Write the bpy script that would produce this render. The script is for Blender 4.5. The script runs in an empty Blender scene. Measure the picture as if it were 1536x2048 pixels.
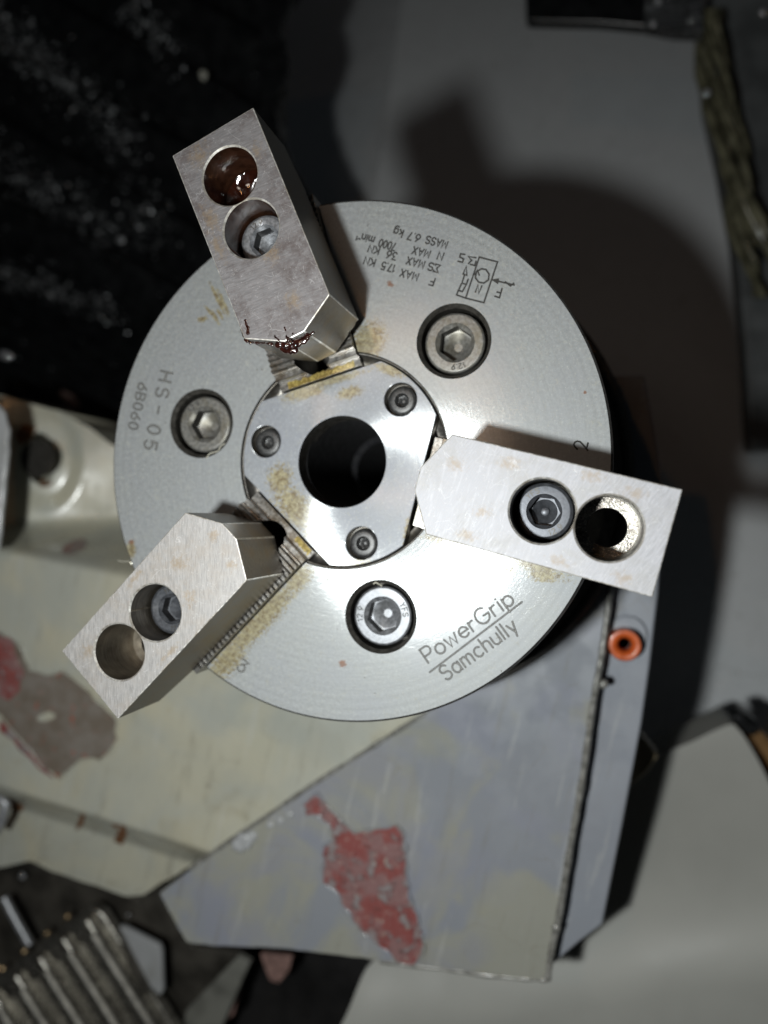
import bpy, bmesh, math, random
from mathutils import Vector, Matrix, noise as mnoise
from math import sin, cos, pi, radians
random.seed(7)
scn = bpy.context.scene
S = 0.001                                   # everything below is given in millimetres

# ------------------------------------------------------------------ camera
# world: chuck face = plane z 0, chuck axis = z, towards the viewer
CAMC = Vector((61.18, -14.91, 187.97))
CAMR = Matrix(((0.96688, -0.0056, 0.25514), (0.0080, 0.99994, -0.0084), (-0.25508, 0.01016, 0.96687)))
FPX = 1527.5
cd = bpy.data.cameras.new('camera'); cam = bpy.data.objects.new('camera', cd)
scn.collection.objects.link(cam); scn.camera = cam
cam.matrix_world = Matrix.Translation(CAMC * S) @ CAMR.to_4x4()
cd.sensor_fit = 'VERTICAL'; cd.sensor_height = 24.0; cd.lens = 24.0 * FPX / 2048
cd.clip_start = 0.005; cd.clip_end = 20
cd.dof.use_dof = True; cd.dof.focus_distance = 0.174; cd.dof.aperture_fstop = 4.8

# ------------------------------------------------------------------ world: dim workshop ambience
w = bpy.data.worlds.new('World'); scn.world = w; w.use_nodes = True
bg = w.node_tree.nodes['Background']
bg.inputs[0].default_value = (0.80, 0.90, 1.0, 1); bg.inputs[1].default_value = 0.008

# ------------------------------------------------------------------ lamps
def lamp(name, loc, aim, size, watts, col, shape='DISK'):
    l = bpy.data.lights.new(name, 'AREA'); l.shape = shape; l.size = size * S; l.energy = watts; l.color = col
    o = bpy.data.objects.new(name, l); scn.collection.objects.link(o)
    o.location = Vector(loc) * S
    o.rotation_euler = (Vector(aim) - Vector(loc)).to_track_quat('-Z', 'Y').to_euler()
    return o
lamp('hand_torch_lamp', (-3, -43, 235), (10, -30, 0), 17, 0.70, (0.96, 1.0, 0.99))
lamp('warm_ceiling_lamp', (-35, 112, 420), (0, 0, 0), 8, 0.042, (1.0, 0.50, 0.20))
lamp('warm_fill_lamp', (-10, 52, 218), (0, 0, 0), 40, 0.026, (1.0, 0.86, 0.74))  # added warm fill to lift the jaw shadows; no screen is there
scn.view_settings.view_transform = 'Standard'; scn.view_settings.look = 'None'
scn.view_settings.exposure = 0.0; scn.view_settings.gamma = 1.0

# ------------------------------------------------------------------ helpers
def px(x, y, z):
    """point of the plane z (mm) where the surveyed spot x, y lies"""
    d = CAMR @ Vector(((x - 768) / FPX, -(y - 1024) / FPX, -1.0))
    t = (z - CAMC.z) / d.z
    return CAMC + d * t

def link(o, parent=None):
    scn.collection.objects.link(o)
    if parent is not None: o.parent = parent
    return o

def tag(o, label=None, cat=None, group=None, kind=None):
    if label: o['label'] = label
    if cat: o['category'] = cat
    if group: o['group'] = group
    if kind: o['kind'] = kind
    return o

def thing(name, label, cat, loc=(0, 0, 0), rotz=0, group=None):
    o = bpy.data.objects.new(name, None); o.empty_display_size = 0.01
    o.location = Vector(loc) * S; o.rotation_euler = (0, 0, rotz)
    link(o); tag(o, label, cat, group)
    return o

def from_bm(name, bm, mat, parent=None, smooth=35, bevel=0, segs=2, scale=True):
    if scale: bmesh.ops.scale(bm, vec=(S, S, S), verts=bm.verts)
    bmesh.ops.recalc_face_normals(bm, faces=bm.faces)
    me = bpy.data.meshes.new(name); bm.to_mesh(me); bm.free()
    if mat: me.materials.append(mat)
    o = bpy.data.objects.new(name, me); link(o, parent)
    if bevel: add_bevel(o, bevel, segs)
    finish(o, smooth)
    return o

def finish(o, smooth=35):
    me = o.data
    if smooth:
        me.polygons.foreach_set('use_smooth', [True] * len(me.polygons))
        me.set_sharp_from_angle(angle=radians(smooth))
        if len(me.polygons) < 15000:
            m = o.modifiers.new('wn', 'WEIGHTED_NORMAL'); m.keep_sharp = True; m.mode = 'FACE_AREA'; m.weight = 90
            bake(o)

def split_islands(o):
    """every loose piece of o becomes an object of its own"""
    bm = bmesh.new(); bm.from_mesh(o.data); seen = set(); isl = []
    for v in bm.verts:
        if v in seen: continue
        st = [v]; seen.add(v); cur = []
        while st:
            q = st.pop(); cur.append(q.index)
            for e in q.link_edges:
                u = e.other_vert(q)
                if u not in seen: seen.add(u); st.append(u)
        isl.append(set(cur))
    bm.free(); res = []
    for k in isl:
        b2 = bmesh.new(); b2.from_mesh(o.data); b2.verts.ensure_lookup_table()
        bmesh.ops.delete(b2, geom=[v for v in b2.verts if v.index not in k], context='VERTS')
        me = bpy.data.meshes.new(o.name); b2.to_mesh(me); b2.free()
        for m_ in o.data.materials: me.materials.append(m_)
        n_ = bpy.data.objects.new(o.name, me); link(n_, o.parent); finish(n_); res.append(n_)
    bpy.data.objects.remove(o); return res

def add_bevel(o, width, segs=2, angle=40):
    m = o.modifiers.new('bevel', 'BEVEL'); m.width = width * S; m.segments = segs
    m.limit_method = 'ANGLE'; m.angle_limit = radians(angle)
    bake(o)

def bake(o):
    dg = bpy.context.evaluated_depsgraph_get()
    me = bpy.data.meshes.new_from_object(o.evaluated_get(dg), depsgraph=dg)
    o.modifiers.clear(); old = o.data; o.data = me
    bpy.data.meshes.remove(old)

def cut(o, cutters, solver='EXACT'):
    for c in cutters:
        m = o.modifiers.new('cut', 'BOOLEAN'); m.operation = 'DIFFERENCE'; m.object = c; m.solver = solver
    bake(o)
    for c in cutters:
        me = c.data; bpy.data.objects.remove(c); bpy.data.meshes.remove(me)

def prism(bm, pts, z0, z1):
    """closed polygon pts (mm) from z0 up to z1"""
    a = [bm.verts.new((p[0], p[1], z0)) for p in pts]; b = [bm.verts.new((p[0], p[1], z1)) for p in pts]
    n = len(pts)
    for i in range(n):
        bm.faces.new((a[i], a[(i + 1) % n], b[(i + 1) % n], b[i]))
    bm.faces.new(a[::-1]); bm.faces.new(b)

def circle(r, n=96, c=(0, 0), ph=0):
    return [(c[0] + r * cos(2 * pi * i / n + ph), c[1] + r * sin(2 * pi * i / n + ph)) for i in range(n)]

def cutter(pts, z0, z1):
    bm = bmesh.new(); prism(bm, pts, z0, z1)
    return from_bm('cutter', bm, None, smooth=0)

def lathe(bm, prof, n=64, c=(0, 0, 0), closed=False, rot=None):
    rings = []
    for r, z in prof:
        if r < 1e-6: rings.append([bm.verts.new((0, 0, z))])
        else: rings.append([bm.verts.new((r * cos(2 * pi * i / n), r * sin(2 * pi * i / n), z)) for i in range(n)])
    pairs = list(zip(rings, rings[1:])) + ([(rings[-1], rings[0])] if closed else [])
    for a, b in pairs:
        for i in range(n):
            j = (i + 1) % n
            if len(a) == 1 and len(b) == 1: continue
            if len(a) == 1: bm.faces.new((a[0], b[i], b[j]))
            elif len(b) == 1: bm.faces.new((a[i], a[j], b[0]))
            else: bm.faces.new((a[i], a[j], b[j], b[i]))
    vs = [v for r in rings for v in r]
    if rot is not None: bmesh.ops.rotate(bm, verts=vs, cent=(0, 0, 0), matrix=rot)
    bmesh.ops.translate(bm, verts=vs, vec=c)
    return vs

def tube(bm, pts, r, n=8, taper=None, caps=True):
    pts = [Vector(p) for p in pts]; rings = []
    for i, p in enumerate(pts):
        d = (pts[min(i + 1, len(pts) - 1)] - pts[max(i - 1, 0)]).normalized()
        up = Vector((0, 0, 1)) if abs(d.z) < 0.9 else Vector((1, 0, 0))
        u = d.cross(up).normalized(); v = d.cross(u)
        rr = r if taper is None else r * taper[i]
        rings.append([bm.verts.new(p + (u * cos(2 * pi * k / n) + v * sin(2 * pi * k / n)) * rr) for k in range(n)])
    for a, b in zip(rings, rings[1:]):
        for k in range(n): bm.faces.new((a[k], a[(k + 1) % n], b[(k + 1) % n], b[k]))
    if caps: bm.faces.new(rings[0]); bm.faces.new(rings[-1][::-1])

def spline(pts, k=6):
    """Catmull-Rom through pts"""
    pts = [Vector(p) for p in pts]; out = []
    for i in range(len(pts) - 1):
        p0, p1, p2, p3 = pts[max(i - 1, 0)], pts[i], pts[i + 1], pts[min(i + 2, len(pts) - 1)]
        for j in range(k):
            t = j / k
            out.append(0.5 * ((2 * p1) + (p2 - p0) * t + (2 * p0 - 5 * p1 + 4 * p2 - p3) * t * t + (3 * p1 - p0 - 3 * p2 + p3) * t ** 3))
    out.append(pts[-1]); return out

def slab(name, pix, z, thick, mat, parent=None, bevel=0.6, rough=0, segs=3):
    """plate whose outline corners were surveyed at depth z (z may be a function of x, y), thick mm deep"""
    zf = z if callable(z) else (lambda x, y: z)
    bm = bmesh.new(); top = []; bot = []
    P = pix
    if rough:
        Q = []
        for i in range(len(P)):
            a, b = Vector(P[i]), Vector(P[(i + 1) % len(P)]); n = max(2, int((b - a).length / 9))
            nrm = Vector((-(b - a).y, (b - a).x)).normalized()
            for k in range(n):
                q = a.lerp(b, k / n); Q.append(q + nrm * rough * mnoise.noise(Vector((q.x * 0.045, q.y * 0.045, 3.0))) + nrm * rough * 0.5 * mnoise.noise(Vector((q.x * 0.15, q.y * 0.15, 9.0))))
        P = Q
    for x, y in P:
        p = px(x, y, zf(x, y)); top.append(bm.verts.new(p)); bot.append(bm.verts.new(p - Vector((0, 0, thick))))
    n = len(top)
    for i in range(n): bm.faces.new((top[i], top[(i + 1) % n], bot[(i + 1) % n], bot[i]))
    bm.faces.new(top); bm.faces.new(bot[::-1])
    return from_bm(name, bm, mat, parent, bevel=bevel, segs=segs)

def sheet(name, top, bottom, xs, n, zf, skirt, mat, parent=None, smooth=60):
    """relief surface between two surveyed border curves, with a skirt going back"""
    def ev(c, x):
        for (x0, y0), (x1, y1) in zip(c, c[1:]):
            if x0 <= x <= x1:
                t = (x - x0) / (x1 - x0 + 1e-9); t2 = t * t * (3 - 2 * t) * 0.35 + t * 0.65
                return y0 + (y1 - y0) * t2
        return c[0][1] if x < c[0][0] else c[-1][1]
    bm = bmesh.new(); G = []
    for x in xs:
        a, b = ev(top, x), ev(bottom, x); col = []
        for j in range(n + 1):
            y = a + (b - a) * j / n
            col.append(bm.verts.new(px(x, y, zf(x, y))))
        G.append(col)
    for c0, c1 in zip(G, G[1:]):
        for j in range(n): bm.faces.new((c0[j], c1[j], c1[j + 1], c0[j + 1]))
    rim = [c[0] for c in G] + G[-1][1:] + [c[n] for c in G[::-1]][1:] + G[0][::-1][1:-1]
    back = [bm.verts.new(v.co - Vector((0, 0, skirt))) for v in rim]
    m = len(rim)
    for i in range(m): bm.faces.new((rim[i], rim[(i + 1) % m], back[(i + 1) % m], back[i]))
    return from_bm(name, bm, mat, parent, smooth=smooth)

def sstep(a, b, x):
    t = min(1, max(0, (x - a) / (b - a))); return t * t * (3 - 2 * t)

# ------------------------------------------------------------------ node helper
class N:
    def __init__(s, name):
        s.m = bpy.data.materials.new(name); s.m.use_nodes = True
        s.t = s.m.node_tree; s.b = s.t.nodes['Principled BSDF']
        tc = s.t.nodes.new('ShaderNodeTexCoord'); s.v = s.vm('MULTIPLY', tc.outputs['Object'], (1000, 1000, 1000))
    def n(s, typ, **k):
        nd = s.t.nodes.new(typ)
        for a, b in k.items(): setattr(nd, a, b)
        return nd
    def put(s, inp, val):
        if isinstance(val, bpy.types.NodeSocket): s.t.links.new(val, inp)
        else: inp.default_value = val
    def vm(s, op, a, b):
        nd = s.n('ShaderNodeVectorMath', operation=op); s.put(nd.inputs[0], a); s.put(nd.inputs[1], b); return nd.outputs[0]
    def ma(s, op, a, b=0.0, c=None, clamp=False):
        nd = s.n('ShaderNodeMath', operation=op, use_clamp=clamp); s.put(nd.inputs[0], a); s.put(nd.inputs[1], b)
        if c is not None: s.put(nd.inputs[2], c)
        return nd.outputs[0]
    def noise(s, scale, detail=3, rough=0.5, vec=None, dist=0.0, col=False):
        nd = s.n('ShaderNodeTexNoise'); s.put(nd.inputs['Vector'], s.v if vec is None else vec)
        nd.inputs['Scale'].default_value = scale; nd.inputs['Detail'].default_value = detail
        nd.inputs['Roughness'].default_value = rough; nd.inputs['Distortion'].default_value = dist
        return nd.outputs['Color' if col else 'Fac']
    def stretch(s, ang, sx, sy, sz=1.0, vec=None):
        """coordinates turned by ang and scaled, so that a texture streaks"""
        nd = s.n('ShaderNodeMapping', vector_type='POINT'); s.put(nd.inputs[0], s.v if vec is None else vec)
        nd.inputs['Rotation'].default_value = (0, 0, -ang)
        return s.vm('MULTIPLY', nd.outputs[0], (sx, sy, sz))
    def ramp(s, x, a, b, lo=0.0, hi=1.0):
        nd = s.n('ShaderNodeMapRange', interpolation_type='SMOOTHSTEP'); s.put(nd.inputs['Value'], x)
        nd.inputs['From Min'].default_value = a; nd.inputs['From Max'].default_value = b
        nd.inputs['To Min'].default_value = lo; nd.inputs['To Max'].default_value = hi
        return nd.outputs[0]
    def mix(s, f, a, b):
        nd = s.n('ShaderNodeMix', data_type='RGBA'); s.put(nd.inputs[0], f)
        s.put(nd.inputs[6], a if isinstance(a, bpy.types.NodeSocket) else (*a, 1)); s.put(nd.inputs[7], b if isinstance(b, bpy.types.NodeSocket) else (*b, 1))
        return nd.outputs[2]
    def threads(s, scale, width, seed, keep, warp=1.2):
        """short curly hair-like scratches"""
        wv = s.vm('ADD', s.v, (seed, seed * 1.7, 0))
        wn = s.noise(scale * 1.3, 2, 0.5, wv, col=True)
        wv = s.vm('ADD', wv, s.vm('MULTIPLY', wn, (warp / scale,) * 3))
        vo = s.n('ShaderNodeTexVoronoi', feature='DISTANCE_TO_EDGE'); s.put(vo.inputs['Vector'], wv); vo.inputs['Scale'].default_value = scale
        line = s.ramp(vo.outputs['Distance'], width * 0.3, width, 1, 0)
        mask = s.ramp(s.noise(scale * 1.1, 1, 0.5, s.vm('ADD', s.v, (seed * 3, 5, 9))), keep, keep + 0.04)
        return s.ma('MULTIPLY', line, mask)
    def blobs(s, lst):
        """union of soft ellipses (x, y, rx, ry, angle) in mm"""
        acc = None
        for x, y, rx, ry, a in lst:
            nd = s.n('ShaderNodeMapping', vector_type='TEXTURE'); s.put(nd.inputs[0], s.v)
            nd.inputs['Location'].default_value = (x, y, 0); nd.inputs['Rotation'].default_value = (0, 0, radians(a)); nd.inputs['Scale'].default_value = (rx, ry, 1000)
            g = s.n('ShaderNodeTexGradient', gradient_type='SPHERICAL'); s.put(g.inputs[0], nd.outputs[0])
            acc = g.outputs['Fac'] if acc is None else s.ma('MAXIMUM', acc, g.outputs['Fac'])
        return acc
    def bump(s, h, strength=0.3, dist=0.05, prev=None):
        nd = s.n('ShaderNodeBump'); nd.inputs['Strength'].default_value = strength; nd.inputs['Distance'].default_value = dist * S
        s.put(nd.inputs['Height'], h)
        if prev is not None: s.put(nd.inputs['Normal'], prev)
        return nd.outputs[0]
    def out(s, col=None, metal=None, rough=None, normal=None, **k):
        if col is not None: s.put(s.b.inputs['Base Color'], col if isinstance(col, bpy.types.NodeSocket) else (*col, 1))
        if metal is not None: s.put(s.b.inputs['Metallic'], metal)
        if rough is not None: s.put(s.b.inputs['Roughness'], rough)
        if normal is not None: s.put(s.b.inputs['Normal'], normal)
        for a, b in k.items(): s.put(s.b.inputs[a.replace('_', ' ')], b)
        return s.m

def pp(x, y, z=0):
    p = px(x, y, z); return p.x, p.y

# ------------------------------------------------------------------ materials
def face_metal(name, stains, rust, base=(0.50, 0.52, 0.52), aniso=0.72, extra=None):
    s = N(name)
    grain = s.noise(1.1, 5, 0.85); fine = s.noise(2.4, 2, 0.7)
    cloud = s.noise(0.06, 3, 0.55)
    c = s.mix(s.ramp(grain, 0.35, 0.68), tuple(v * 0.80 for v in base), tuple(min(1, v * 1.18) for v in base))
    c = s.mix(s.ramp(cloud, 0.35, 0.7, 0, 0.35), c, (base[0] * 0.90, base[1] * 0.90, base[2] * 0.98))
    spk = s.ramp(fine, 0.62, 0.70, 0, 0.7)
    c = s.mix(spk, c, (0.85, 0.86, 0.82))
    t1 = s.threads(0.30, 0.018, 3.0, 0.54); t2 = s.threads(0.55, 0.024, 11.0, 0.56)
    th = s.ma('MAXIMUM', t1, t2)
    c = s.mix(s.ma('MULTIPLY', th, 0.34), c, (0.86, 0.84, 0.70))
    pit = s.ramp(s.noise(0.75, 2, 0.5, s.vm('ADD', s.v, (7, 7, 7))), 0.245, 0.225)
    c = s.mix(pit, c, (0.13, 0.11, 0.08))
    rough = s.ma('ADD', s.ramp(grain, 0.3, 0.7, 0.55, 0.66), s.ma('MULTIPLY', th, 0.15))
    metal = 0.45
    if stains:
        m = s.ma('MULTIPLY', s.blobs(stains), 1.08, clamp=True); brk = s.noise(1.3, 6, 0.85)
        k = s.ramp(s.ma('ADD', s.ma('MULTIPLY', m, 0.30), brk), 0.585, 0.66)
        k = s.ma('MULTIPLY', k, s.ramp(m, 0.0, 0.12))
        c = s.mix(s.ma('MULTIPLY', k, 0.92), c, s.mix(s.ramp(s.noise(0.8, 5, 0.8, s.vm('ADD', s.v, (3, 8, 0))), 0.38, 0.62), (0.20, 0.13, 0.035), (0.52, 0.46, 0.26)))
        rough = s.ma('ADD', rough, s.ma('MULTIPLY', k, -0.08)); metal = s.ma('MULTIPLY_ADD', k, -0.3, 0.45)
    if rust:
        m = s.blobs(rust); k = s.ramp(s.ma('ADD', s.ma('MULTIPLY', m, 0.7), s.noise(1.7, 4, 0.7)), 0.78, 0.98)
        k = s.ma('MULTIPLY', k, s.ramp(m, 0.0, 0.15))
        c = s.mix(s.ma('MULTIPLY', k, 0.8), c, (0.30, 0.12, 0.05))
    tn = s.n('ShaderNodeTangent', direction_type='RADIAL', axis='Z')
    # turned rings: noise along the radius only
    sep = s.n('ShaderNodeSeparateXYZ'); s.put(sep.inputs[0], s.v)
    rad = s.ma('SQRT', s.ma('ADD', s.ma('POWER', sep.outputs[0], 2.0), s.ma('POWER', sep.outputs[1], 2.0)))
    cb = s.n('ShaderNodeCombineXYZ'); s.put(cb.inputs[0], rad)
    ring = s.noise(0.9, 5, 0.75, cb.outputs[0])
    c = s.mix(s.ramp(ring, 0.42, 0.62, 0, 0.22), c, (0.30, 0.31, 0.31))
    nb = s.bump(ring, 0.22, 0.05); nb = s.bump(grain, 0.22, 0.05, nb); nb = s.bump(th, 0.06, 0.05, nb)
    s.out(c, metal, rough, nb)
    # the turned grooves spread a lamp's reflection along the radius
    g = s.n('ShaderNodeBsdfAnisotropic'); s.put(g.inputs['Color'], (0.75, 0.77, 0.78, 1)); g.inputs['Roughness'].default_value = 0.36
    g.inputs['Anisotropy'].default_value = 0.8; g.inputs['Rotation'].default_value = 0.25
    s.put(g.inputs['Tangent'], tn.outputs[0]); s.put(g.inputs['Normal'], nb)
    mx = s.n('ShaderNodeMixShader'); mx.inputs[0].default_value = 0.36 * aniso / 0.72
    s.t.links.new(s.b.outputs[0], mx.inputs[1]); s.t.links.new(g.outputs[0], mx.inputs[2])
    s.t.links.new(mx.outputs[0], s.t.nodes['Material Output'].inputs['Surface'])
    return s.m

def steel(name, col, metal=0.9, rough=0.4, var=0.25, scale=1.2, bump=0.2, streak=None, dirt=None, dirtamt=0.5, spec=None, coat=0.0):
    s = N(name); v = s.v
    if streak: v = s.stretch(*streak)
    n1 = s.noise(scale, 4, 0.65, v); n2 = s.noise(scale * 5, 3, 0.6, v)
    c = s.mix(s.ramp(n1, 0.3, 0.7), tuple(x * (1 - var) for x in col), tuple(min(1, x * (1 + var)) for x in col))
    if dirt is not None:
        c = s.mix(s.ramp(s.noise(0.25, 4, 0.6), 0.42, 0.68, 0, dirtamt), c, dirt)
    c = s.mix(s.ramp(n2, 0.64, 0.74, 0, 0.3), c, tuple(min(1, x * 1.9 + 0.03) for x in col))
    r = s.ramp(n1, 0.25, 0.75, rough * 0.85, min(1, rough * 1.2))
    nb = s.bump(n1, bump, 0.06); nb = s.bump(n2, bump * 0.7, 0.03, nb)
    return s.out(c, metal, r, nb, Coat_Weight=coat, Coat_Roughness=0.15)

def jaw_metal(name, tone, mottle, rustpts, ang, seed, mot=0.6, rough=0.42, metal=0.5):
    s = N(name)
    st = s.stretch(ang, 0.30, 3.0); br = s.noise(1.0, 4, 0.7, s.vm('ADD', st, (seed, 0, 0)))
    st2 = s.stretch(ang + 0.35, 0.2, 1.6); br2 = s.noise(0.8, 3, 0.7, s.vm('ADD', st2, (seed, 3, 0)))
    cl = s.noise(0.13, 5, 0.65, s.vm('ADD', s.v, (seed, seed, 0))); cl2 = s.noise(0.6, 4, 0.7, s.vm('ADD', s.v, (seed, 9, 0)))
    c = s.mix(s.ramp(br, 0.32, 0.68), tuple(v * 0.80 for v in tone), tuple(min(1, v * 1.12) for v in tone))
    c = s.mix(s.ramp(br2, 0.52, 0.66, 0, 0.35), c, tuple(min(1, v * 1.25) for v in tone))
    k = s.ma('MULTIPLY', s.ramp(cl, 0.40, 0.66), s.ramp(cl2, 0.30, 0.62))
    c = s.mix(s.ma('MULTIPLY', k, mot), c, mottle)
    fine = s.noise(1.8, 4, 0.8)
    c = s.mix(s.ramp(fine, 0.60, 0.70, 0, 0.5), c, (0.85, 0.84, 0.83))
    th = s.threads(0.22, 0.010, seed + 2, 0.55, 0.5)
    c = s.mix(s.ma('MULTIPLY', th, 0.22), c, (0.9, 0.9, 0.9))
    if rustpts:
        m = s.blobs(rustpts); rk = s.ramp(s.ma('ADD', s.ma('MULTIPLY', m, 0.45), s.noise(0.8, 5, 0.75, s.vm('ADD', s.v, (seed, 0, 0)))), 0.66, 0.98)
        rk = s.ma('MULTIPLY', rk, s.ramp(m, 0, 0.2))
        c = s.mix(s.ma('MULTIPLY', rk, 0.5), c, (0.32, 0.23, 0.13))
    nb = s.bump(br, 0.28, 0.05); nb = s.bump(fine, 0.15, 0.03, nb)
    return s.out(c, metal, s.ramp(br, 0.3, 0.7, rough * 1.15, rough * 1.5), nb)

def paint(name, layers, rough=0.35, bump=0.3, bscale=0.12, wet=0.3, offs=0):
    """old machine paint: layers = [(colour, noise scale, lo, hi, amount)]"""
    s = N(name); c = None
    v = s.vm('ADD', s.v, (offs, offs, 0))
    for i, (col, sc, lo, hi, amt) in enumerate(layers):
        if c is None: c = s.mix(0.0, col, col); continue
        c = s.mix(s.ramp(s.noise(sc, 4, 0.55, s.vm('ADD', v, (i * 31.0, i * 17.0, 0)), 0.6), lo, hi, 0, amt), c, col)
    c = s.mix(s.ramp(s.noise(1.4, 4, 0.7, v), 0.66, 0.76, 0, 0.35), c, (0.75, 0.74, 0.66))
    c = s.mix(s.ramp(s.noise(0.9, 4, 0.7, s.vm('ADD', v, (50, 0, 0))), 0.68, 0.78, 0, 0.6), c, (0.10, 0.07, 0.04))
    run = s.noise(1.0, 5, 0.7, s.stretch(1.35, 0.02, 0.22, vec=v))       # coolant runs and wipe marks
    c = s.mix(s.ramp(run, 0.56, 0.68, 0, 0.30), c, (0.22, 0.20, 0.15)); c = s.mix(s.ramp(run, 0.42, 0.34, 0, 0.25), c, (0.62, 0.62, 0.58))
    th = s.threads(0.045, 0.006, offs + 4.0, 0.56, 0.9)
    c = s.mix(s.ma('MULTIPLY', th, 0.5), c, (0.20, 0.17, 0.12))
    film = s.noise(0.07, 3, 0.5, v)
    nb = s.bump(s.noise(bscale, 3, 0.5, v), bump, 0.8); nb = s.bump(s.noise(1.2, 3, 0.6, v), 0.15, 0.1, nb)
    return s.out(c, 0.0, s.ramp(film, 0.35, 0.65, rough * 0.6, rough * 1.3), nb, Coat_Weight=wet, Coat_Roughness=0.12)

def plain(name, col, rough=0.5, metal=0.0, var=0.3, sc=0.6, bump=0.2, **k):
    s = N(name); n1 = s.noise(sc, 4, 0.6)
    c = s.mix(s.ramp(n1, 0.3, 0.7), tuple(v * (1 - var) for v in col), tuple(min(1, v * (1 + var)) for v in col))
    return s.out(c, metal, s.ramp(n1, 0.3, 0.7, rough * 0.8, min(1, rough * 1.2)), s.bump(n1, bump, 0.2), **k)

PHI = -0.2476                                          # direction of the right-hand jaw
def polar(r, a): return (r * cos(a), r * sin(a))
def slotpt(th, r, t): return (r * cos(th) - t * sin(th), r * sin(th) + t * cos(th))
T1, T2, T3 = PHI + 2 * pi / 3, PHI, PHI - 2 * pi / 3

sp3 = slotpt(T3, 46, 13.6); d3 = math.degrees(T3)
stains = [(*sp3, 24, 4.6, d3), (*slotpt(T3, 30, 13.4), 8, 4, d3), (*slotpt(T3, 60, 14.4), 11, 5.0, d3),
          (*pp(722, 690), 5, 4, 60), (*pp(700, 730), 5, 2, 10),
          (*pp(431, 588), 5.5, 0.8, -62), (*pp(438, 602), 6.5, 1.0, -62), (*pp(447, 606), 6, 0.9, -64), (*pp(418, 622), 3, 0.7, -50), (*pp(405, 638), 2.2, 1.3, 10), (*pp(430, 634), 3.4, 0.9, -58), (*pp(440, 628), 3, 0.7, -58), (*pp(736, 684), 8, 6.5, 60),
          (*pp(1060, 1125), 13, 2.8, -22), (*pp(1085, 1150), 5, 2.5, -10), (*pp(900, 1085), 10, 1.8, -12), (*pp(262, 1100), 2.2, 3.5, 0),
          (*pp(888, 1140), 2.2, 0.9, -30), (*pp(926, 1153), 1.2, 1.0, 0), (*pp(930, 1178), 2.6, 0.9, -50), (*pp(958, 1180), 1.0, 0.8, 0), (*pp(962, 1142), 2.2, 0.8, 40), (*pp(1010, 1135), 4, 1.5, -20),
          (*pp(740, 1150), 6, 1.6, 20), (*pp(870, 1050), 4, 2, 0)]
rust = [(*pp(263, 1084), 1.8, 1.4, 0), (*pp(685, 1327), 2.0, 1.8, 0), (*pp(780, 568), 2.0, 1.2, -30), (*pp(1170, 785), 0.9, 0.8, 0)]
M_face = face_metal('turned_steel_face', stains, rust)
pst = [(*pp(610, 785), 9, 2.6, 14), (*pp(700, 785), 5, 2.4, 10), (*pp(655, 765), 16, 1.6, 14), (*pp(780, 740), 6, 2, -20),
       (*pp(590, 1015), 11, 6, -45), (*pp(640, 1080), 9, 4, -42), (*pp(705, 1125), 8, 1.5, 5), (*pp(850, 860), 3.5, 2, 60), (*pp(820, 1060), 2, 6, -10), (*pp(560, 960), 5, 6, 0)]
M_plate = face_metal('worn_steel_cover', pst, [(*pp(636, 1040), 1.5, 1.2, 0)], base=(0.42, 0.44, 0.47), aniso=0.6)
M_dark = steel('dark_oily_steel', (0.075, 0.07, 0.062), 0.6, 0.42, 0.35, 0.8, 0.3)
M_side = steel('machined_steel_side', (0.20, 0.19, 0.175), 0.8, 0.42, 0.3, 0.9, 0.3, dirt=(0.10, 0.08, 0.05))
M_cham = steel('chuck_flank_steel', (0.16, 0.155, 0.15), 0.75, 0.40, 0.25, 0.7, 0.2, dirt=(0.07, 0.06, 0.05))
M_gallery = plain('dark_bore_shade', (0.003, 0.003, 0.0045), 1.0, 0.0, 0.4)  # oily bore taken near black: its depth shade is in the colour
M_bolt = steel('grey_phosphated_bolt', (0.23, 0.225, 0.21), 0.6, 0.42, 0.25, 1.3, 0.35, dirt=(0.16, 0.14, 0.09), dirtamt=0.5)
M_bolt2 = steel('bright_bolt_steel', (0.28, 0.29, 0.31), 0.7, 0.46, 0.3, 1.2, 0.35, dirt=(0.15, 0.15, 0.14), dirtamt=0.4)
M_blackbolt = steel('black_oxide_bolt', (0.095, 0.10, 0.112), 0.6, 0.42, 0.22, 1.1, 0.25)
M_blackbolt2 = steel('dark_small_screw', (0.085, 0.085, 0.085), 0.7, 0.42, 0.35, 1.5, 0.4)
M_socket = plain('shade_black_socket_wall', (0.022, 0.021, 0.02), 0.35, 0.3, 0.4, 1.0, 0.3)  # near-black, so the shade inside the hex sockets is in the colour
M_engr = plain('engraved_groove_shade', (0.035, 0.033, 0.030), 0.8, 0.0, 0.5, 2.0, 0.3)  # flat dark strokes; the shade of a groove is in the colour
M_engr_core = plain('engraved_groove_floor', (0.24, 0.24, 0.23), 0.6, 0.4, 0.3, 2.0, 0.2)  # paler strip laid on top, standing in for a lit groove floor
M_master = steel('master_jaw_steel', (0.25, 0.24, 0.225), 0.8, 0.34, 0.35, 1.1, 0.3, dirt=(0.10, 0.07, 0.035), dirtamt=0.7, coat=0.2)
M_goldoil = steel('gold_dried_coolant', (0.34, 0.26, 0.075), 0.25, 0.26, 0.45, 1.1, 0.6, dirt=(0.18, 0.10, 0.03), coat=0.5)
M_jaw1 = jaw_metal('oily_tarnished_jaw', (0.255, 0.245, 0.25), (0.12, 0.095, 0.09), [(34, -3, 5, 4, 0), (47, -2, 6, 5, 0), (76, 5, 6, 5, 0), (61, 8, 8, 4, 0), (54, 9, 8, 3, 0), (70, -8, 4, 3, 0)], 1.45, 5.0, 0.75)
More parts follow.
